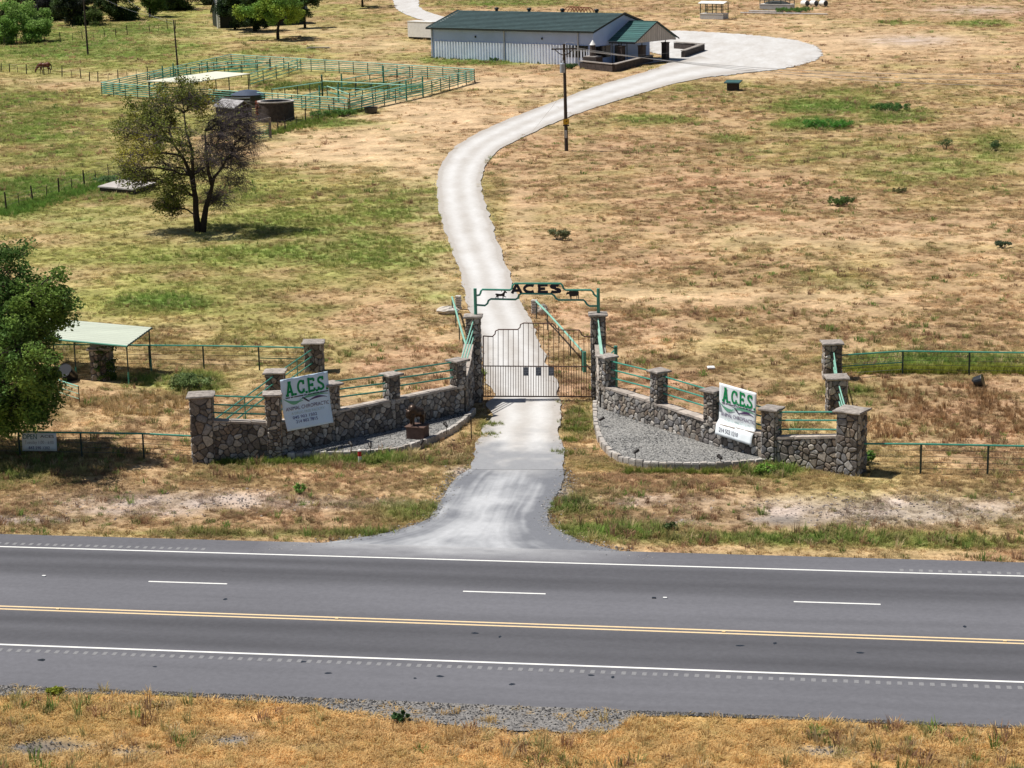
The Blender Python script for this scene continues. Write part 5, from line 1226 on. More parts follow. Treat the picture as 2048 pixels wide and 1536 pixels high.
p = G(742, 226); tag(MB().lathe(p, [(.05, .02), (.75, 0), (.85, .7), (.88, .74), (.78, .70), (.70, .25), (.02, .2)], 22).build('water_tub', 'black_plastic'), 'dark round water tub at the corner of the corral fence', 'tub')

# ------------------------------------------------------------------ wooden post fences
def post_fence(posts, label, wires=3, m='post_wood', rb=.075, extra=()):
    pts = []; t = None
    for px, py, pt in posts:
        q = G(px, py); h = HT(q, pt)
        if t is None: t = thing('post_fence', q, label, 'fence')
        r = random.Random(px); r0 = rb*(1.0 if h > 1.2 else .55)
        tq = q+UZ*h+Vector((r.uniform(-.12, .12), r.uniform(-.1, .1), 0)); MB().tube([q-UZ*.1, tq], [r0*1.15, r0*.9], 7).build('post', m, t); pts.append((q, h))
    hm = sum(h for _, h in pts)/len(pts)
    for k in range(wires): MB().tube([q+UZ*(hm*(.9-.27*k)) for q, _ in pts], .010, 4).build('wire', 'wire', t)
post_fence([(13, 422, 384), (39, 412, 387), (66, 404, 371), (93, 396, 372), (118, 388, 356), (144, 378, 356), (169, 372, 340), (192, 360, 340), (218, 352, 328), (246, 342, 322)], 'wooden post and wire fence in bright green weeds by the concrete slab')
post_fence([(2, 143, 126), (19, 144, 127), (35, 144, 133), (53, 147, 128), (88, 149, 131), (124, 153, 131), (144, 155, 140), (162, 156, 137), (179, 161, 144), (196, 163, 143), (216, 160, 146), (236, 158, 139), (255, 155, 144), (272, 153, 140), (295, 159, 134)], 'crooked wooden post fence in front of the grazing horse')
post_fence([(9, 92, 75), (34, 87, 68), (60, 86, 72), (90, 85, 70), (121, 83, 64), (145, 81, 68), (165, 79, 63), (187, 77, 64), (209, 74, 56), (232, 72, 58), (255, 70, 51), (299, 64, 48), (317, 62, 50), (335, 59, 38), (351, 59, 40)], 'dark wooden post fence below the tree line')
post_fence([(556, 263, 240), (571, 262, 235), (593, 252, 232), (611, 247, 217), (637, 243, 224), (660, 231, 209), (690, 226, 208)], 'weedy wooden post fence leading from the timber frame to the corral')

# ------------------------------------------------------------------ things lying about the far pasture
p = G(255, 384); a, b, c, d_ = G(196, 384), G(268, 390), G(314, 376), G(240, 370)
t = thing('concrete_slab', p, 'raised pale concrete slab on dark footings in weeds under the mesquite', 'slab')
hh = .42; MB().prism([q+UZ*hh for q in (a, b, c, d_)], UZ*.12).build('top', 'concrete', t); cc = (a+b+c+d_)/4
MB().prism([q.lerp(cc, .06)-UZ*.1 for q in (a, b, c, d_)], UZ*(hh+.1)).build('footing', 'old_stone', t)
a, b = G(613, 98), G(662, 98); d = (b-a).normalized(); nn = Vector((d.y, -d.x, 0)); t = thing('plank_pile', a.lerp(b, .5), 'pale weathered planks lying near the corral back fence', 'planks')
for k in range(3): MB().box(a.lerp(b, .5+.02*k)+UZ*(.14+.09*k)+nn*.2*k, ((b-a).length*(1-.1*k), .5, .08), (d, nn, UZ)).build('plank', 'concrete', t)
def barrow(px0, px1, pyb, pyt, roof, label, cat='feeder'):
    a, b = G(px0, pyb), G(px1, pyb+1); h = HT(a, pyt); d = (b-a); l = d.length; d.normalize(); nn = Vector((d.y, -d.x, 0)); nn = nn if nn.dot(f_cam) > 0 else -nn
    t = thing('hay_feeder', a.lerp(b, .5), label, cat); c = a.lerp(b, .5)-nn*1.1; ax = (d, nn, UZ); bh = h*.33
    MB().box(c+UZ*(bh/2), (l, 2.2, bh), ax).build('bin', 'galvanised', t); MB().box(c+UZ*(bh+.05), (l+.1, 2.3, .10), ax).build('bin_rim', 'white_metal', t)
    for i in (-.5, -.2, .2, .5):
        for j in (-1.05, 1.05): MB().tube([c+d*(l*i*.98)+nn*j+UZ*bh, c+d*(l*i*.98)+nn*j+UZ*h], .085, 6).build('upright', 'dark_pipe', t)
    for z in (.58, .78, .97):
        for j in (-1.05, 1.05): MB().tube([c-d*(l/2)+nn*j+UZ*(h*z), c+d*(l/2)+nn*j+UZ*(h*z)], .035, 6).build('bar', 'dark_pipe', t)
    if roof:
        for s in (-1, 1):
            q = [c-d*(l/2+.3)+UZ*(h+.35), c+d*(l/2+.3)+UZ*(h+.35), c+d*(l/2+.3)+nn*(1.45*s)+UZ*h, c-d*(l/2+.3)+nn*(1.45*s)+UZ*h]; MB().prism(q, UZ*.07).build('roof_sheet', 'white_metal', t)
    else: MB().ell(c+UZ*(bh+.2), (l*.42, .9, .5), 12, 6, ax).build('hay', 'dark_trim', t)
barrow(1400, 1446, 38, 7, True, 'small roofed hay feeder with white top at the yard edge')
barrow(1519, 1580, 19, -12, False, 'open hay feeder with dark bars standing in green weeds')
t = thing('pipe_pile', G(1560, 28), 'long pale pipes lying in the pasture below the open feeder', 'pipes')
for (x0, y0, x1, y1, r_) in ((1481, 27, 1655, 30, .14), (1498, 24, 1566, 25, .20), (1520, 28, 1600, 28, .10)):
    a, b = G(x0, y0)+UZ*.15, G(x1, y1)+UZ*.15; MB().tube([a, b], r_, 8).build('pipe', 'concrete', t)
for i, (px, lab) in enumerate(((1611, 'white drum in weeds nearest the open hay feeder'), (1629, 'white drum in weeds between two other drums'), (1648, 'white drum in weeds farthest from the open hay feeder'))):
    p = G(px, 13); dv = (f_cam*.75+Vector(RT)*.45); dv.z = 0; dv.normalize(); t = thing('white_drum', p, lab, 'drum', 'white drums in the weeds')
    c = p+UZ*.62; MB().tube([c-dv*.9, c+dv*.55], .60, 18).build('shell', 'white_metal', t); MB().tube([c+dv*.56, c+dv*.60], .52, 18).build('dark_end', 'black_plastic', t)
p = G(1467, 181); h = HT(p, 163); t = thing('well_box', p, 'small dark well box with green lid in the pasture', 'box'); ax = (Vector((.97, -.2, 0)).normalized(), Vector((.2, .97, 0)).normalized(), UZ)
MB().box(p+UZ*(h*.42)-f_cam*.5, (1.35, 1.1, h*.88), ax).build('body', 'post_wood', t); MB().box(p+UZ*(h*.40)-f_cam*.5-ax[0]*.69, (.04, 1.0, h*.75), ax).build('white_side', 'white_metal', t)
MB().box(p+UZ*(h*.95)-f_cam*.45, (2.1, 1.6, .12), (ax[0], (ax[1]+UZ*.15).normalized(), UZ)).build('lid', 'barn_roof', t)
MB().box(p+UZ*(h*.99)-f_cam*.45, (1.9, 1.5, .05), (ax[0], (ax[1]+UZ*.15).normalized(), UZ)).build('lid_sheet', 'porch_roof', t)
t = thing('hoop_frame', G(1157, 33), 'rusty hoop frame standing behind the barn roof', 'frame')
a, b = G(1138, 34), G(1178, 36); d = (b-a); l = d.length; d.normalize(); nn = Vector((d.y, -d.x, 0))
for k in range(7):
    c = a+d*(l*k/6); MB().tube([c+nn*(1.6*math.cos(x_))+UZ*(2.0*math.sin(x_)) for x_ in np.linspace(0, math.pi, 12)], .08, 6).build('hoop', 'rust', t)
MB().tube([a+UZ*2.0, b+UZ*2.0], .07, 6).build('ridge_bar', 'rust', t)
# farmhouse half hidden by the trees at the back
a, b = G(437, 56), G(640, 46); d = (b-a); l = d.length; d.normalize(); nn = Vector((d.y, -d.x, 0)); nn = nn if nn.dot(f_cam) > 0 else -nn; inn2 = -nn
t = thing('old_shed', a.lerp(b, .5), 'dark roofed shed with white slatted end hidden behind the farmyard trees', 'shed')
def sp_(s, dd, z): return a+d*s+inn2*dd+UZ*z
MB().prism([sp_(.3, 0, -.2), sp_(l-3, 0, -.2), sp_(l-3, 7, -.2), sp_(.3, 7, -.2)], UZ*3.0).build('wall', 'dark_trim', t)
for s0, z0 in ((-.8, 2.6), (7.8, 2.6)): MB().prism([sp_(0, s0, z0), sp_(l-2.4, s0, z0), sp_(l-2.4, 3.5, 5.2), sp_(0, 3.5, 5.2)], UZ*.15).build('roof_slope', 'dark_trim', t)
MB().prism([sp_(.3, 0, 2.8), sp_(.3, 7, 2.8), sp_(.3, 3.5, 5.0)], d*.2).build('gable', 'dark_trim', t)
for k in range(9): MB().box(sp_(.15, 1.0, .4+.5*k)-nn*0+nn*1.2, (.12, 1.2, .28), (d, nn, UZ)).build('slat', 'white_metal', t)
MB().box(sp_(0, -.2, 2.6), (.5, .4, 5.6), (d, nn, UZ)).build('corner_post', 'white_metal', t)

# ------------------------------------------------------------------ grazing horse
p = G(90, 147); pxm = (proj(p+Vector((1, 0, 0)))-proj(p))[0]; s = (34/pxm)/2.45
fx = -R3; fy = Vector((-fx.y, fx.x, 0)); O = p
def hp(x_, y_, z_): return O+(fx*x_+fy*y_+UZ*z_)*s
mb = MB(); ax = (fx, fy, UZ)
mb.ell(hp(0, 0, 1.14), (.62*s, .29*s, .33*s), 16, 10, ax); mb.ell(hp(-.48, 0, 1.20), (.36*s, .29*s, .34*s), 14, 10, ax); mb.ell(hp(.46, 0, 1.16), (.30*s, .26*s, .36*s), 14, 10, ax)
mb.tube([hp(.52, 0, 1.22), hp(.86, 0, 1.02), hp(1.12, 0, .70), hp(1.18, 0, .60)], [.27*s, .20*s, .15*s, .13*s], 12)
mb.tube([hp(1.10, 0, .70), hp(1.24, 0, .50), hp(1.30, 0, .28), hp(1.31, 0, .16)], [.14*s, .13*s, .09*s, .075*s], 12)
for sd_ in (-1, 1):
    f1, f2 = (.10 if sd_ > 0 else -.12), (.08 if sd_ > 0 else -.10)
    mb.tube([hp(.50, .13*sd_, 1.05), hp(.50+f1*.5, .13*sd_, .62), hp(.50+f1, .13*sd_, .36), hp(.50+f1, .13*sd_, .05), hp(.54+f1, .13*sd_, 0)], [.15*s, .085*s, .06*s, .055*s, .075*s], 10)
    mb.tube([hp(-.52, .14*sd_, 1.12), hp(-.50+f2*.4, .15*sd_, .80), hp(-.66+f2, .14*sd_, .48), hp(-.62+f2, .14*sd_, .06), hp(-.58+f2, .14*sd_, 0)], [.21*s, .14*s, .07*s, .055*s, .075*s], 10)
    mb.tube([hp(1.12, .06*sd_, .80), hp(1.06, .09*sd_, .95)], [.045*s, .012*s], 6)
hb = mb.build('horse', 'horse_coat', None, remesh=.035); tag(hb, 'chestnut brown horse grazing behind the crooked post fence', 'horse')
tl = MB(); tl.tube([hp(-.80, 0, 1.32), hp(-.92, 0, 1.05), hp(-.90, 0, .60), hp(-.88, 0, .42)], [.05*s, .085*s, .07*s, .02*s], 8); tl.build('tail', 'bark', hb)
mn = MB(); mn.tube([hp(.60, 0, 1.46), hp(.92, 0, 1.22), hp(1.14, 0, .90), hp(1.20, 0, .76)], [.05*s, .06*s, .05*s, .03*s], 8); mn.build('mane', 'bark', hb)

# ------------------------------------------------------------------ trees
def leaf_mesh(name, C, parent, size, base, spread, seed, tint=None, drop=0.0):
    """C: clump centres (n,3) with (n,) radii and counts -> many small leaf blades"""
    r = np.random.default_rng(seed); P = []; N_ = []
    for c, rad, cnt in C:
        d = r.normal(size=(cnt, 3)); d /= np.linalg.norm(d, axis=1)[:, None]; q = np.array(c)+d*(rad*r.random((cnt, 1))**.45)*np.array([1, 1, .8]); P.append(q)
    P = np.concatenate(P); n = len(P); o = np.array(root_loc(parent)); P = P-o
    u = r.normal(size=(n, 3)); u[:, 2] *= .6; u /= np.linalg.norm(u, axis=1)[:, None]
    w = np.cross(u, r.normal(size=(n, 3))); w /= np.linalg.norm(w, axis=1)[:, None]; s = size*(.6+.8*r.random((n, 1)))
    V = np.stack([P-u*s, P+w*s*.55, P+u*s, P-w*s*.55], 1).reshape(-1, 3); Fc = np.arange(4*n).reshape(n, 4)
    cl = fbm(P[:, 0]+P[:, 2]*.7, P[:, 1]-P[:, 2]*.4, spread, 3, seed); k = (.55+.9*cl)[:, None]*(.75+.5*r.random((n, 1)))
    col = np.array(base)[None]*k
    if tint is not None:
        m = np.clip((fbm(P[:, 0], P[:, 2], spread*1.6, 2, seed+3)-.45)*5, 0, 1)[:, None]; col = col*(1-m)+np.array(tint)[None]*k*m
    return np_mesh(name, V, Fc, 'leaf', parent, cols=np.repeat(col, 4, 0))
def wiggle(a, b, r, amp, n=6, droop=0.0):
    pts = []
    for k in range(n+1):
        t = k/n; p = a.lerp(b, t); w = math.sin(math.pi*t)*amp
        pts.append(p+Vector((r.uniform(-w, w), r.uniform(-w, w), r.uniform(-w, w)*.6+math.sin(math.pi*t)*droop)))
    return pts
def tree(name, base, stems, lobes, label, cat='tree', leaf=.10, colour=(.06, .10, .025), per=260, clumps=14, clump_r=.55, seed=1, tint=None, trunk_r=.3, twigs=3, group=None, twig_leaf=1.0):
    """stems: list of lists of points for the trunk; lobes: (centre, radius, leafiness) crown masses reached by limbs"""
    r = random.Random(seed); t = thing(name, base, label, cat, group); tm = MB(); tw = MB(); CL = []
    forks = []
    for st_ in stems:
        pts = [Vector(p) for p in st_]; n = len(pts); tm.tube(pts, [trunk_r*(1-.72*i/(n-1))*(1 if st_ is stems[0] or len(stems) > 2 and st_ is stems[2] else .6) for i in range(n)], 10); forks += pts[1:]
    for c, rad, leafy in lobes:
        c = Vector(c); f = min(forks, key=lambda q: (q-c).length+max(0, q.z-c.z)*1.5); L = (c-f).length
        path = wiggle(f, c, r, L*.09, 6, L*.05); r0 = max(.05, trunk_r*.35*min(1, L/3)); tm.tube(path, [r0*(1-.75*k/6) for k in range(7)], 7)
        for k in range(clumps if leafy > .25 else int(clumps*.65)):
            d = Vector((r.gauss(0, 1), r.gauss(0, 1), r.gauss(0, .8))).normalized()*rad*r.uniform(.45, 1.05); q = c+d
            s0 = path[r.choice((3, 4, 5, 6))]; pth = wiggle(s0, q, r, (q-s0).length*.12, 4); tw.tube(pth, [r0*.30, r0*.22, r0*.16, r0*.1, .012], 4, False)
            for j in range(twigs):
                e_ = q+Vector((r.gauss(0, 1), r.gauss(0, 1), r.gauss(0, .8)-.1))*(clump_r*.9); tw.tube([pth[r.choice((2, 3, 4))], e_], [.018, .006], 3, False)
                if leafy < .25:
                    for _ in range(4): tw.tube([q.lerp(e_, r.random()), e_+Vector((r.gauss(0, 1), r.gauss(0, 1), r.gauss(-.45, .7)))*(clump_r*.8)], [.014, .006], 3, False)
            cnt = int(per*leafy*r.uniform(.5, 1.4)*twig_leaf)
            if cnt > 3: CL.append((q, clump_r*r.uniform(.7, 1.3), cnt))
    tm.build('trunk', 'bark', t, smooth=True); tw.build('branches', 'twig' if any(l[2] < .25 for l in lobes) else 'bark', t)
    if CL: leaf_mesh('crown', CL, t, leaf, colour, clump_r*2.2, seed, tint)
    return t
# live oak beside the OPEN sign fence (trunk just outside the picture)
ob = G(-45, 918); OP = lambda px, py, dy=0.0: back_of(px, py, ob+Vector((0, dy, 0)))
lob = [(OP(15, 540, .6), 1.5, 1), (OP(62, 575, -.6), 1.5, 1), (OP(92, 628, .8), 1.35, 1), (OP(-40, 560, 0), 2.0, 1), (OP(20, 640, -1.6), 1.7, 1), (OP(58, 690, 1.2), 1.3, 1), (OP(-40, 690, -2.2), 2.0, 1), (OP(70, 745, -.4), 1.15, 1), (OP(25, 770, -1.8), 1.5, 1), (OP(90, 786, .8), .85, 1),
       (OP(-90, 620, 2.4), 2.2, 1), (OP(-120, 700, 0), 2.2, 1), (OP(-140, 560, 1), 2.2, 1), (OP(-60, 790, 2.4), 1.6, 1), (OP(30, 660, 2.6), 1.6, 1), (OP(0, 600, 2.0), 1.7, 1), (OP(-30, 805, -1.0), 1.3, .9), (OP(45, 812, .2), .75, .9), (OP(110, 600, -.2), .7, .8), (OP(-10, 720, 3.0), 1.6, 1), (OP(20, 825, -.6), .95, 1), (OP(70, 822, -1.2), .7, .9), (OP(-30, 838, .8), 1.1, 1), (OP(40, 700, -3.2), 1.5, 1), (OP(60, 660, 3.4), 1.4, 1)]
tree('live_oak', ob, [[ob-UZ*.3, ob+UZ*1.2, OP(-40, 800), OP(-40, 720), OP(-30, 640)], [OP(-42, 840), OP(-10, 780, -.5), OP(15, 720, -.8)]], lob, 'dense dark green oak beside the OPEN sign fence', leaf=.085, colour=(.09, .17, .042), per=160, clumps=16, clump_r=.55, seed=21, tint=(.21, .32, .07), trunk_r=.42)
# mesquite in the pasture: green on one side, bare twigs on the other
mb_ = G(397, 463); MP = lambda px, py, dy=0.0: back_of(px, py, mb_+Vector((0, dy*1.7, 0)))
stems = [[mb_-UZ*.3, MP(392, 430), MP(391, 395), MP(382, 350), MP(366, 315), MP(345, 285)], [MP(391, 400), MP(386, 350), MP(384, 300), MP(372, 262), MP(368, 225)], [MP(404, 462)-UZ*.3, MP(408, 440), MP(412, 415), MP(421, 385), MP(428, 355), MP(445, 335)], [MP(424, 370), MP(416, 340), MP(412, 300), MP(410, 262)]]
lob = [(MP(362, 190, 0), 1.9, .9), (MP(318, 205, 1.0), 1.8, .95), (MP(395, 195, -.8), 1.5, .6), (MP(280, 232, -.4), 1.7, .95), (MP(258, 268, .8), 1.5, .7), (MP(330, 250, 2.2), 1.8, .7), (MP(300, 275, -2.2), 1.6, .6), (MP(262, 310, -.5), 1.6, .55), (MP(250, 345, .3), 1.2, .4), (MP(330, 330, 1.6), 1.6, .6), (MP(360, 290, -1.8), 1.6, .5),
       (MP(352, 380, -.6), 1.3, .8), (MP(338, 412, 0), 1.0, .9), (MP(300, 360, 1.2), 1.2, .5), (MP(430, 235, 1.2), 1.5, .12), (MP(455, 265, -.6), 1.6, .06), (MP(478, 300, .6), 1.4, .04), (MP(445, 310, 1.8), 1.6, .1), (MP(470, 340, -.8), 1.2, .05), (MP(420, 290, -1.6), 1.5, .15), (MP(490, 265, 0), 1.0, .03), (MP(405, 340, 2.0), 1.3, .2), (MP(432, 390, .8), .9, .08), (MP(480, 230, .4), 1.1, .05)]
tree('mesquite_tree', mb_, stems, lob, 'half-bare mesquite tree with forked trunk standing alone in the pasture', leaf=.095, colour=(.16, .19, .045), per=88, clumps=20, clump_r=.66, seed=22, tint=(.32, .30, .055), trunk_r=.31, twigs=8)
# trees round the farmyard at the back
def round_tree(px, py, top_py, wpx, label, seed, colour, tint, per=130, leafy=1.0, n=11, low=.28, group='trees along the back of the farm', trunk=.3, cr=1.0):
    base = G(px, py); h = HT(base, top_py); pm = (proj(base+Vector((1, 0, 0)))-proj(base))[0]; w = wpx/pm; r = random.Random(seed); lobes = []
    for k in range(n):
        a = r.uniform(0, 2*math.pi); q = r.random()**.5; z = r.uniform(low, .88); wid = math.sin(math.pi*min(1, max(.18, (z-low*.6)/(1.02-low*.6))))**.6
        lobes.append((base+Vector((math.cos(a)*q*w*.36*wid, math.sin(a)*q*w*.36*wid, h*z)), min(w, h)*.20*r.uniform(.8, 1.25), leafy))
    tree('broadleaf_tree', base, [[base-UZ*.3, base+UZ*h*.18, base+UZ*h*.35+Vector((r.uniform(-.4, .4), 0, 0)), base+UZ*h*.55]], lobes, label, leaf=.17*cr, colour=colour, per=per, clumps=9, clump_r=1.0*cr, seed=seed, tint=tint, trunk_r=trunk, twigs=2, group=group)
DG, BG_, YG = (.06, .10, .032), (.21, .36, .085), (.30, .38, .06)
round_tree(55, 84, 6, 125, 'bright green bushy tree at the pasture edge past the horse', 31, BG_, (.26, .40, .11), 150, low=.15, n=14)
round_tree(12, 88, 40, 60, 'small bright green tree beside the bushy one at the pasture edge', 32, BG_, (.08, .14, .05), 120, low=.15)
round_tree(150, 50, -45, 100, 'dark grey-green tree in the back row behind the thin pole', 33, DG, (.05, .06, .05), 170, low=.0, n=18)
round_tree(160, 44, -10, 60, 'yellow-green tree leaning out before the dark back row', 34, YG, (.16, .17, .03), 120, low=.3)
round_tree(235, 40, -50, 110, 'dark green tree in the back row above the grassy bank', 35, DG, (.06, .10, .03), 170, low=.0, n=18)
round_tree(190, 52, 20, 40, 'light green sapling at the foot of the dark back row', 36, (.10, .17, .045), (.12, .17, .05), 90, low=.2, n=7, cr=.8)
round_tree(300, 34, -40, 90, 'mid green tree with bare lower limbs above the post fence', 37, (.10, .18, .05), (.15, .22, .06), 130, low=.18, n=14)
round_tree(350, 20, -60, 110, 'very dark tree filling the back row near the far dirt track', 38, DG, (.04, .06, .025), 170, low=.0, n=18)
round_tree(95, 40, -40, 110, 'dark tree with purple-grey shade behind the bright bushy one', 39, DG, (.05, .055, .055), 170, low=.0, n=18)
round_tree(20, 40, -50, 120, 'dark olive tree at the edge of the back row', 40, (.05, .07, .025), (.08, .10, .03), 170, low=.0, n=18)
round_tree(510, 62, -42, 130, 'dark dense farmyard tree shading the old shed', 41, (.03, .055, .02), (.05, .09, .03), 170, low=.22, n=14, trunk=.5)
round_tree(556, 78, -20, 175, 'spreading bright green farmyard tree with its own round shadow', 42, (.18, .32, .07), (.30, .40, .06), 150, low=.42, n=15, trunk=.35)
round_tree(470, 58, -30, 70, 'narrow dark evergreen beside the white slatted shed', 43, (.025, .05, .02), (.035, .06, .025), 170, low=.12)
round_tree(610, 56, -28, 70, 'soft green tree at the end of the old shed', 44, (.07, .13, .045), (.09, .15, .05), 120, low=.25)
round_tree(725, 14, -60, 130, 'dark trunked tree cut by the top of the view near the far track', 45, (.05, .08, .03), (.07, .10, .03), 100, low=.4)
round_tree(420, 8, -50, 120, 'dark thicket tree beyond the dirt track', 46, DG, (.04, .06, .025), 170, low=.0, n=18)

vt = thing('climbing_vine', SHP, 'dark leafy vine climbing the stone pillar under the feed shelter', 'vine'); CLv = []; rv = random.Random(9); vm_ = MB()
for k in range(46):
    sx = rv.uniform(-.15, .75); zz = rv.uniform(.1, 1.75); q = SHP+Vector(RT)*(sx-.05)+f_cam*rv.uniform(-.2, .12); q.z = zz; CLv.append((q, .24, 46))
for k in range(5): vm_.tube([SHP+Vector(RT)*(.1*k)+f_cam*.1, SHP+Vector(RT)*(.1*k+rv.uniform(-.1, .2))+f_cam*.1+UZ*1.6], .02, 5)
vm_.build('stems', 'twig', vt); leaf_mesh('foliage', CLv, vt, .07, (.07, .12, .035), .4, 77)

# ------------------------------------------------------------------ single bushes one can pick out
def bush(px, py, wpx, hpx, label, seed, colour, tint=None, spiky=False, leaf=.07, per=1):
    base = G(px, py); pm = (proj(base+Vector((1, 0, 0)))-proj(base))[0]; w, h = wpx/pm, .8*hpx/pm; r = random.Random(seed); CL = []; t = thing('bush', base, label, 'bush'); st = MB()
    for k in range(max(8, int(14*w))):
        a = r.uniform(0, 6.283); q = r.random()**.5*w*.42; z = h*r.uniform(.25, .8); p = base+Vector((q*math.cos(a), q*math.sin(a)*.8, z)); st.tube([base+Vector((q*.3*math.cos(a), q*.3*math.sin(a), -.05)), p+UZ*h*.15], [.014, .005], 4, False)
        CL.append((p, h*.28, int((45 if not spiky else 25)*per)))
    st.build('stems', 'twig', t); leaf_mesh('foliage', CL, t, leaf, colour, .5, seed, tint)
GB = (.13, .20, .065)
bush(1120, 478, 52, 26, 'grey-green bush alone beside the driveway in the dry field', 51, (0.175, 0.201, 0.105), (0.228, 0.228, 0.123))
bush(1683, 410, 60, 22, 'low green bush alone in the middle of the dry field', 52, GB, (0.210, 0.245, 0.088))
bush(1990, 302, 28, 30, 'dark upright weed clump in the green patch of the field', 53, (0.070, 0.131, 0.052), None, True)
bush(1890, 298, 24, 34, 'spiky dark green clump beyond the dry field bush', 54, (0.079, 0.140, 0.052), None, True)
bush(2005, 494, 44, 18, 'blue-green low bush in the dry field near its far side', 55, (0.123, 0.175, 0.105), None)
bush(1800, 385, 34, 12, 'small olive bush next to the low green one in the field', 56, (0.210, 0.210, 0.096), None)
bush(1727, 925, 46, 34, 'leafy green weed against the end pillar of the sunlit wing', 57, (0.131, 0.263, 0.052), None)
bush(380, 778, 90, 40, 'pale green bush in the tall grass inside the fence', 58, (0.175, 0.245, 0.096), (0.245, 0.280, 0.105))
bush(800, 1441, 40, 20, 'dark green weed clump growing in the near road shoulder', 59, (0.061, 0.123, 0.044), None, True)
bush(112, 1388, 44, 22, 'yellow-green grass clump at the near road edge', 60, (0.280, 0.315, 0.052), None, True)
bush(1655, 255, 120, 22, 'bright green thistle patch low in the field', 61, (0.105, 0.280, 0.052), None)
bush(1780, 222, 90, 22, 'dark green thistle patch in the far field', 62, (0.088, 0.193, 0.052), None)
bush(1530, 948, 46, 26, 'bright weed clump at the foot of the slim pillar below the folded banner', 63, (0.210, 0.350, 0.070), None, True)
bush(1340, 1060, 36, 18, 'grey-green clump on the road verge beyond the apron', 64, (0.123, 0.175, 0.070), None)
bush(600, 985, 26, 22, 'bright green tuft on the pale verge below the banner', 65, (0.210, 0.350, 0.088), None, True)
bush(690, 232, 60, 18, 'green shrub at the foot of the corral by the post fence', 66, (0.105, 0.210, 0.052), None)
bush(640, 236, 46, 20, 'green shrub before the round stone tank', 67, (0.140, 0.263, 0.070), None)
bush(1000, 122, 50, 10, 'low dark weeds along the foot of the barn wall', 68, (0.079, 0.149, 0.052), None)
bush(1140, 137, 40, 14, 'dark weeds by the barn corner beside the planter wall', 69, (0.079, 0.149, 0.052), None)
bush(1590, 25, 90, 14, 'green weeds round the open hay feeder and the drums', 70, (0.105, 0.228, 0.052), None)
bush(225, 366, 90, 18, 'grey-green weeds at the back of the concrete slab', 71, (0.158, 0.245, 0.105), None)

# ------------------------------------------------------------------ grass: tufts set as geometry-node instances
def tuft(name, nb, rad, h, lean, width, seed, flat_=0.0):
    r = random.Random(seed); vs = []; fs = []
    for k in range(nb):
        a = r.uniform(0, 6.283); q = rad*r.random()**.6; b0 = Vector((q*math.cos(a), q*math.sin(a), -.02)); a2 = a+r.gauss(0, .7); hh = h*r.uniform(.5, 1.15); ln = lean*r.uniform(.4, 1.3)
        dv = Vector((math.cos(a2), math.sin(a2), 0)); sd = Vector((-dv.y, dv.x, 0))*width*r.uniform(.6, 1.2)
        m = b0+dv*(ln*.35)+UZ*(hh*.65); tp = b0+dv*ln+UZ*(hh*(1-flat_*r.random()))
        i = len(vs); vs += [b0-sd, b0+sd, m+sd*.75, m-sd*.75, tp]; fs += [(i, i+1, i+2, i+3), (i+3, i+2, i+4)]
    me = bpy.data.meshes.new(name); me.from_pydata(vs, [], fs); me.materials.append(MATS['grass']); return bpy.data.objects.new(name, me)
TUFTS = [tuft('tuft_low', 26, .17, .13, .16, .012, 1, .5), tuft('tuft_matted', 30, .24, .10, .26, .013, 2, .8), tuft('tuft_tall', 24, .12, .34, .14, .010, 3), tuft('tuft_bushy', 30, .15, .22, .15, .013, 4, .3)]
def grass_nodes(TUFTS):
    ng = bpy.data.node_groups.new('grass_scatter', 'GeometryNodeTree')
    ng.interface.new_socket('Geometry', in_out='INPUT', socket_type='NodeSocketGeometry'); ng.interface.new_socket('Geometry', in_out='OUTPUT', socket_type='NodeSocketGeometry')
    N = ng.nodes.new; Lk = ng.links.new; gi, go = N('NodeGroupInput'), N('NodeGroupOutput'); jn = N('GeometryNodeJoinGeometry')
    for o in reversed(TUFTS):
        oi = N('GeometryNodeObjectInfo'); oi.inputs['Object'].default_value = o; oi.inputs['As Instance'].default_value = True; Lk(oi.outputs['Geometry'], jn.inputs[0])
    ip = N('GeometryNodeInstanceOnPoints'); ip.inputs['Pick Instance'].default_value = True
    def attr(n, ty):
        a = N('GeometryNodeInputNamedAttribute'); a.data_type = ty; a.inputs['Name'].default_value = n; return a.outputs['Attribute']
    Lk(gi.outputs[0], ip.inputs['Points']); Lk(jn.outputs[0], ip.inputs['Instance']); Lk(attr('kind', 'INT'), ip.inputs['Instance Index'])
    Lk(attr('scl', 'FLOAT_VECTOR'), ip.inputs['Scale'])
    e2 = N('FunctionNodeEulerToRotation'); Lk(attr('rot', 'FLOAT_VECTOR'), e2.inputs[0]); Lk(e2.outputs[0], ip.inputs['Rotation'])
    Lk(ip.outputs[0], go.inputs[0]); return ng
NG = grass_nodes(TUFTS)
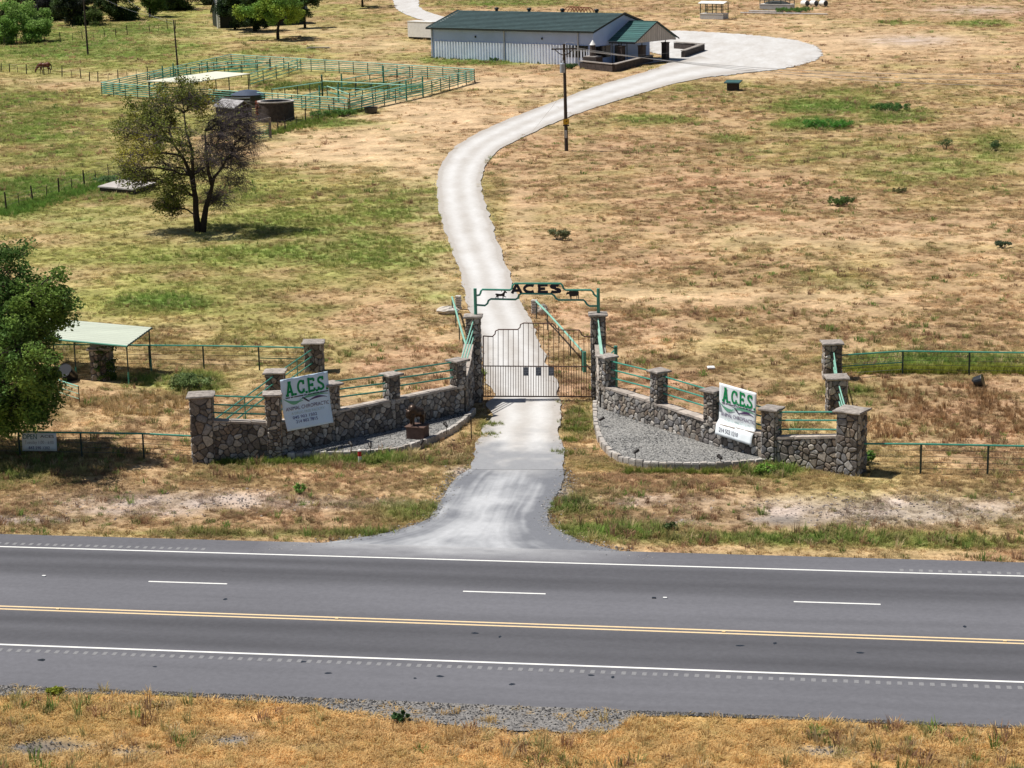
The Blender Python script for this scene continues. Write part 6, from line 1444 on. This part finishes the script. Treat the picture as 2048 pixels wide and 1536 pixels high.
def scatter(name, x, y, z, col, kind, scl, label, NG=NG, cat='grass'):
    n = len(x); me = bpy.data.meshes.new(name); me.vertices.add(n); me.vertices.foreach_set('co', np.stack([x, y, z], -1).astype(np.float32).ravel())
    a = me.attributes.new('col', 'FLOAT_COLOR', 'POINT'); a.data.foreach_set('color', np.concatenate([col, np.ones((n, 1))], 1).astype(np.float32).ravel())
    a = me.attributes.new('kind', 'INT', 'POINT'); a.data.foreach_set('value', kind.astype(np.int32))
    a = me.attributes.new('scl', 'FLOAT_VECTOR', 'POINT'); a.data.foreach_set('vector', scl.astype(np.float32).ravel())
    rot = np.zeros((n, 3)); rot[:, 2] = nr.random(n)*6.283; rot[:, 0] = nr.normal(0, .12, n); rot[:, 1] = nr.normal(0, .12, n)
    a = me.attributes.new('rot', 'FLOAT_VECTOR', 'POINT'); a.data.foreach_set('vector', rot.astype(np.float32).ravel())
    me.materials.append(MATS['grass']); o = bpy.data.objects.new(name, me); COL.objects.link(o); o['kind'] = 'stuff'; o['label'] = label; o['category'] = cat
    md = o.modifiers.new('scatter', 'NODES'); md.node_group = NG; return o
EXCL = [POLY_DRIVE, POLY_BACK, POLY_APR, POLY_YARD, POLY_BEDL, POLY_BEDR, [bp(0, 0, 0), bp(LB, 0, 0), bp(LB+PL, PD-hw_, 0), bp(LB+PL, W, 0), bp(0, W, 0)]]
def view_band(y0, y1, dens):
    pxy = []
    def edge(px, yy):
        d0, d1 = G(px, 1500), G(px, 20); t_ = (yy-d0.y)/(d1.y-d0.y); return d0.x+(d1.x-d0.x)*t_
    xl, xr = min(edge(-90, y0), edge(-90, y1)), max(edge(2140, y0), edge(2140, y1)); n = int((xr-xl)*(y1-y0)*dens)
    xx, yy = xl+(xr-xl)*nr.random(n), y0+(y1-y0)*nr.random(n)
    uv = proj(np.stack([xx, yy, zt(yy)], -1)); ok = (uv[:, 0] > -90) & (uv[:, 0] < 2140) & (uv[:, 1] < 1640) & (uv[:, 1] > -40); return xx[ok], yy[ok]
def grow(y0, y1, dens, size, name, label, zs=.8):
    x, y = view_band(y0, y1, dens); col, g, t_, p_, c_, e_ = ground_state(x, y); n = len(x)
    clump = fbm(x, y, 1.6, 3, 31); big = fbm(x, y, 6.0, 3, 33)
    keep = nr.random(n) < np.clip(.30+.38*(y < 62.5)+.20*((y > 77) & (y < 91))+1.5*(clump-.38)+.9*g-.55*t_-.62*c_-.95*e_, .02, 1)
    keep &= ~((y > Y_EDGE0-.30) & (y < Y_EDGE1+.08))
    keep &= ~((y > Y_EDGE0-.3-np.interp(x, SHOULDER[0], SHOULDER[1])) & (y < Y_EDGE0) & (nr.random(n) < .93))
    for k, P_ in enumerate(EXCL): keep &= ~(in_poly(x, y, [(q.x, q.y) for q in P_]) & (nr.random(n) < .997))
    x, y, col, g, clump, t_, p_, c_, big = [q[keep] for q in (x, y, col, g, clump, t_, p_, c_, big)]; n = len(x)
    r1 = nr.random((n, 1)); pale = nr.random((n, 1)) < .16
    tc = col*(.72+.66*r1); tc = np.where(pale, tc*.5+np.array([.50, .40, .22])*.62, tc)
    red = (nr.random((n, 1)) < .10+.22*p_[:, None]); tc = np.where(red, tc*.55+np.array([.20, .10, .055])*.55, tc)
    grn = (nr.random((n, 1)) < .07+.28*g[:, None]+.14*np.clip(big[:, None]-.45, 0, 1)*3); tc = np.where(grn, tc*.35+np.array([.15, .19, .05])*.8, tc)
    tc = tc*(1+.30*np.clip(g, 0, 1))[:, None]
    if y0 < 60: tc = tc*.45+np.array([.86, .63, .30])*(.6+.55*r1)*.6
    kind = nr.choice(4, n, p=[.38, .46, .03, .13]); kind = np.where((g > .5) & (nr.random(n) < .40), nr.choice([2, 3], n), kind)
    sc_ = size*(.55+.75*nr.random(n))*(.75+.7*clump)*(1+.35*np.clip(g, 0, 1))
    lawn = (y > 118) & (y < 175) & (x < -20)
    sc_ = np.where(lawn, sc_*.72, sc_)
    scl = np.stack([sc_, sc_, np.minimum(sc_, 1.15)*zs*(.45+.75*nr.random(n))*(1+.5*np.clip(g, 0, 1))], -1)
    wd = (nr.random(n) < (.07 if y0 > 60 else .035)*np.clip((fbm(x, y, 3.5, 3, 35)-.40)*6, 0, 1.6)*(1-.7*t_)) & ~lawn
    pal = np.array([[.25, .25, .10], [.36, .22, .13], [.56, .45, .26], [.18, .26, .07], [.30, .19, .12], [.42, .37, .16]])[nr.integers(0, 6, n)]*(.7+.6*nr.random((n, 1)))
    tc = np.where(wd[:, None], pal, tc); kind = np.where(wd, nr.choice([2, 3], n), kind); scl[wd] *= np.array([1.45, 1.45, 1.35])
    return scatter(name, x, y, zt(y)-.05, tc, kind, scl, label)
grow(48, 62.5, 60, .95, 'verge_grass', 'golden dry grass on the near road verge', 1.1)
grow(77, 92, 46, .72, 'roadside_grass', 'mixed dry and green grass between highway and walls', .85)
grow(90, 128, 24, .90, 'pasture_grass', 'dry pasture grass behind the entrance walls', .85)
grow(128, 190, 11, 1.15, 'meadow_grass', 'thin dry grass of the middle pasture', .70)
grow(190, 280, 4.2, 1.7, 'far_grass', 'sparse tan and green grass of the far pasture', .75)
grow(280, 520, 1.3, 2.6, 'distant_grass', 'patchy grass round the barn and corral', .8)
# tall weeds that lean against walls and fences
def weeds(pxs, n, spread, size, base, name, label):
    xs_, ys_ = [], []
    for (px, py) in pxs:
        p = G(px, py); xs_.append(p.x+nr.normal(0, spread, n)); ys_.append(p.y+nr.normal(0, spread*.6, n))
    x, y = np.concatenate(xs_), np.concatenate(ys_); m = len(x); col = np.array(base)[None]*(.6+.8*nr.random((m, 1)))+nr.random((m, 1))*np.array([[.05, .03, .0]])
    s_ = size*(.6+.8*nr.random(m)); return scatter(name, x, y, zt(y)-.03, col, nr.choice([2, 3], m), np.stack([s_, s_, s_*1.2], -1), label)
weeds([(x, 924-(x-600)*.012) for x in range(440, 800, 18)], 22, .22, .62, (.16, .24, .055), 'wall_weeds', 'green weeds along the foot of the shaded wall and kerb')
weeds([(x, 944) for x in range(1260, 1560, 20)], 14, .22, .60, (.19, .24, .06), 'kerb_weeds', 'yellow-green weeds along the kerb of the plain gravel bed')
weeds([(x, 748-(x % 7)) for x in range(1700, 2060, 14)], 26, .5, .95, (.27, .30, .06), 'fence_weeds', 'tall yellow-green weeds along the inner wire fence')
weeds([(x, 430-x*.30) for x in range(0, 250, 12)], 40, .9, 1.1, (.12, .24, .05), 'fence_line_weeds', 'lush green weeds along the wooden post fence')
weeds([(x, 790+(x*7 % 40)) for x in range(180, 380, 16)], 14, .6, .9, (.45, .34, .18), 'tall_straw', 'tall pale straw inside the fence by the shelter')
weeds([(x, 770+(x*13 % 110)) for x in range(1740, 2060, 9)], 12, .7, .85, (.36, .23, .13), 'russet_weeds', 'russet dry weeds between the two wire fences')
weeds([(x, 268-(x-545)*.30) for x in range(545, 700, 8)], 26, .7, 1.2, (.15, .22, .05), 'corral_weeds', 'green weeds along the post fence by the corral')
weeds([(x, 170+(x*5 % 12)) for x in range(540, 800, 8)], 24, 1.6, 1.1, (.15, .21, .06), 'pen_weeds', 'green weeds growing inside the corral pens')
weeds([(x, 116+(x-863)*.045) for x in range(866, 1160, 9)], 10, .7, 1.0, (.08, .13, .04), 'barn_weeds', 'dark green weeds at the foot of the barn wall')
weeds([(1150, 845), (1160, 860), (1145, 825), (1130, 905), (1140, 880), (985, 850), (975, 870)], 34, .30, .55, (.19, .24, .06), 'drive_edge_weeds', 'green tufts along the driveway edge by the gravel bed')

# loose stones on the eroded verge, the shoulder and the gravel beds
def pebble(name, seed):
    r = random.Random(seed); mb = MB(); mb.ell((0, 0, .3), (.62, .5, .42), 6, 4); vs = [Vector(v)*r.uniform(.82, 1.15) for v in mb.v]
    me = bpy.data.meshes.new(name); me.from_pydata(vs, [], mb.f); me.materials.append(MATS['grass']); return bpy.data.objects.new(name, me)
NP = grass_nodes([pebble('pebble', 1), pebble('pebble_flat', 2), pebble('pebble_long', 3)])
def stones(x, y, z, s0, s1, pal, name, label):
    n = len(x); s_ = s0+(s1-s0)*nr.random(n)**2; col = np.array(pal)[nr.integers(0, len(pal), n)]*(.7+.6*nr.random((n, 1)))
    scatter(name, x, y, z, col, nr.integers(0, 3, n), np.stack([s_, s_, s_*.7], -1), label, NP, 'stones')
x, y = view_band(77.6, 90, 60); st_ = ground_state(x, y); k_ = nr.random(len(x)) < np.clip(st_[4]*.75+st_[5]*.5, 0, 1)*fbm(x, y, 1.2, 3, 81)*1.3
for P_ in EXCL: k_ &= ~in_poly(x, y, [(q.x, q.y) for q in P_])
stones(x[k_], y[k_], zt(y[k_])-.06, .03, .11, [(.46, .41, .385), (.32, .28, .265), (.54, .49, .46), (.24, .21, .20), (.40, .33, .30)], 'verge_stones', 'loose pinkish grey stones on the eroded road verge')
n = 16000; x = -36+48*nr.random(n); y = Y_EDGE0-.2-np.interp(x, SHOULDER[0], SHOULDER[1])*nr.random(n)*1.15
stones(x, y, x*0+.0, .02, .07, [(.20, .195, .20), (.10, .10, .10), (.32, .31, .30), (.14, .14, .15)], 'shoulder_gravel', 'grey loose gravel along the near road edge')
x, y = view_band(55, 62, 90); st_ = ground_state(x, y); k_ = nr.random(len(x)) < np.clip(st_[5], 0, 1)
stones(x[k_], y[k_], x[k_]*0-.04, .02, .08, [(.20, .195, .20), (.10, .10, .10), (.30, .29, .28)], 'verge_gravel', 'dark grey gravel patches in the near verge')
bx, by = [], []
for P_ in (POLY_BEDL, POLY_BEDR):
    xs_ = [q.x for q in P_]; ys_ = [q.y for q in P_]; x = min(xs_)+(max(xs_)-min(xs_))*nr.random(26000); y = min(ys_)+(max(ys_)-min(ys_))*nr.random(26000); k_ = in_poly(x, y, [(q.x, q.y) for q in P_]); bx.append(x[k_]); by.append(y[k_])
x, y = np.concatenate(bx), np.concatenate(by)
stones(x, y, x*0+BZ-.045, .025, .065, [(.34, .34, .345), (.16, .165, .17), (.48, .47, .46), (.24, .245, .25), (.10, .10, .10)], 'bed_stones', 'blue-grey gravel filling the two planted beds')
x, y = view_band(78, 88, 40)
def near_line(L, w, n):
    a = resample(L, n); return np.array([q.x for q in a])+nr.normal(0, w, n), np.array([q.y for q in a])+nr.normal(0, w*1.2, n)
ex, ey = [], []
for Lp in (APR_L, APR_R, DRIVE_L, DRIVE_R):
    a, b = near_line(outline(Lp), .22, 1500); ex.append(a); ey.append(b)
x, y = np.concatenate(ex), np.concatenate(ey)
stones(x, y, zt(y)+.0, .02, .09, [(.45, .43, .41), (.30, .29, .28), (.56, .54, .52), (.20, .20, .20)], 'edge_stones', 'pale loose stones along the edges of driveway and apron')
weeds([(740, 895), (800, 893), (830, 896), (700, 905), (780, 880), (1480, 918), (1440, 905), (1420, 922), (1330, 922), (1300, 868)], 8, .35, .38, (.18, .26, .08), 'bed_weeds', 'small green weeds sprouting in the gravel beds')
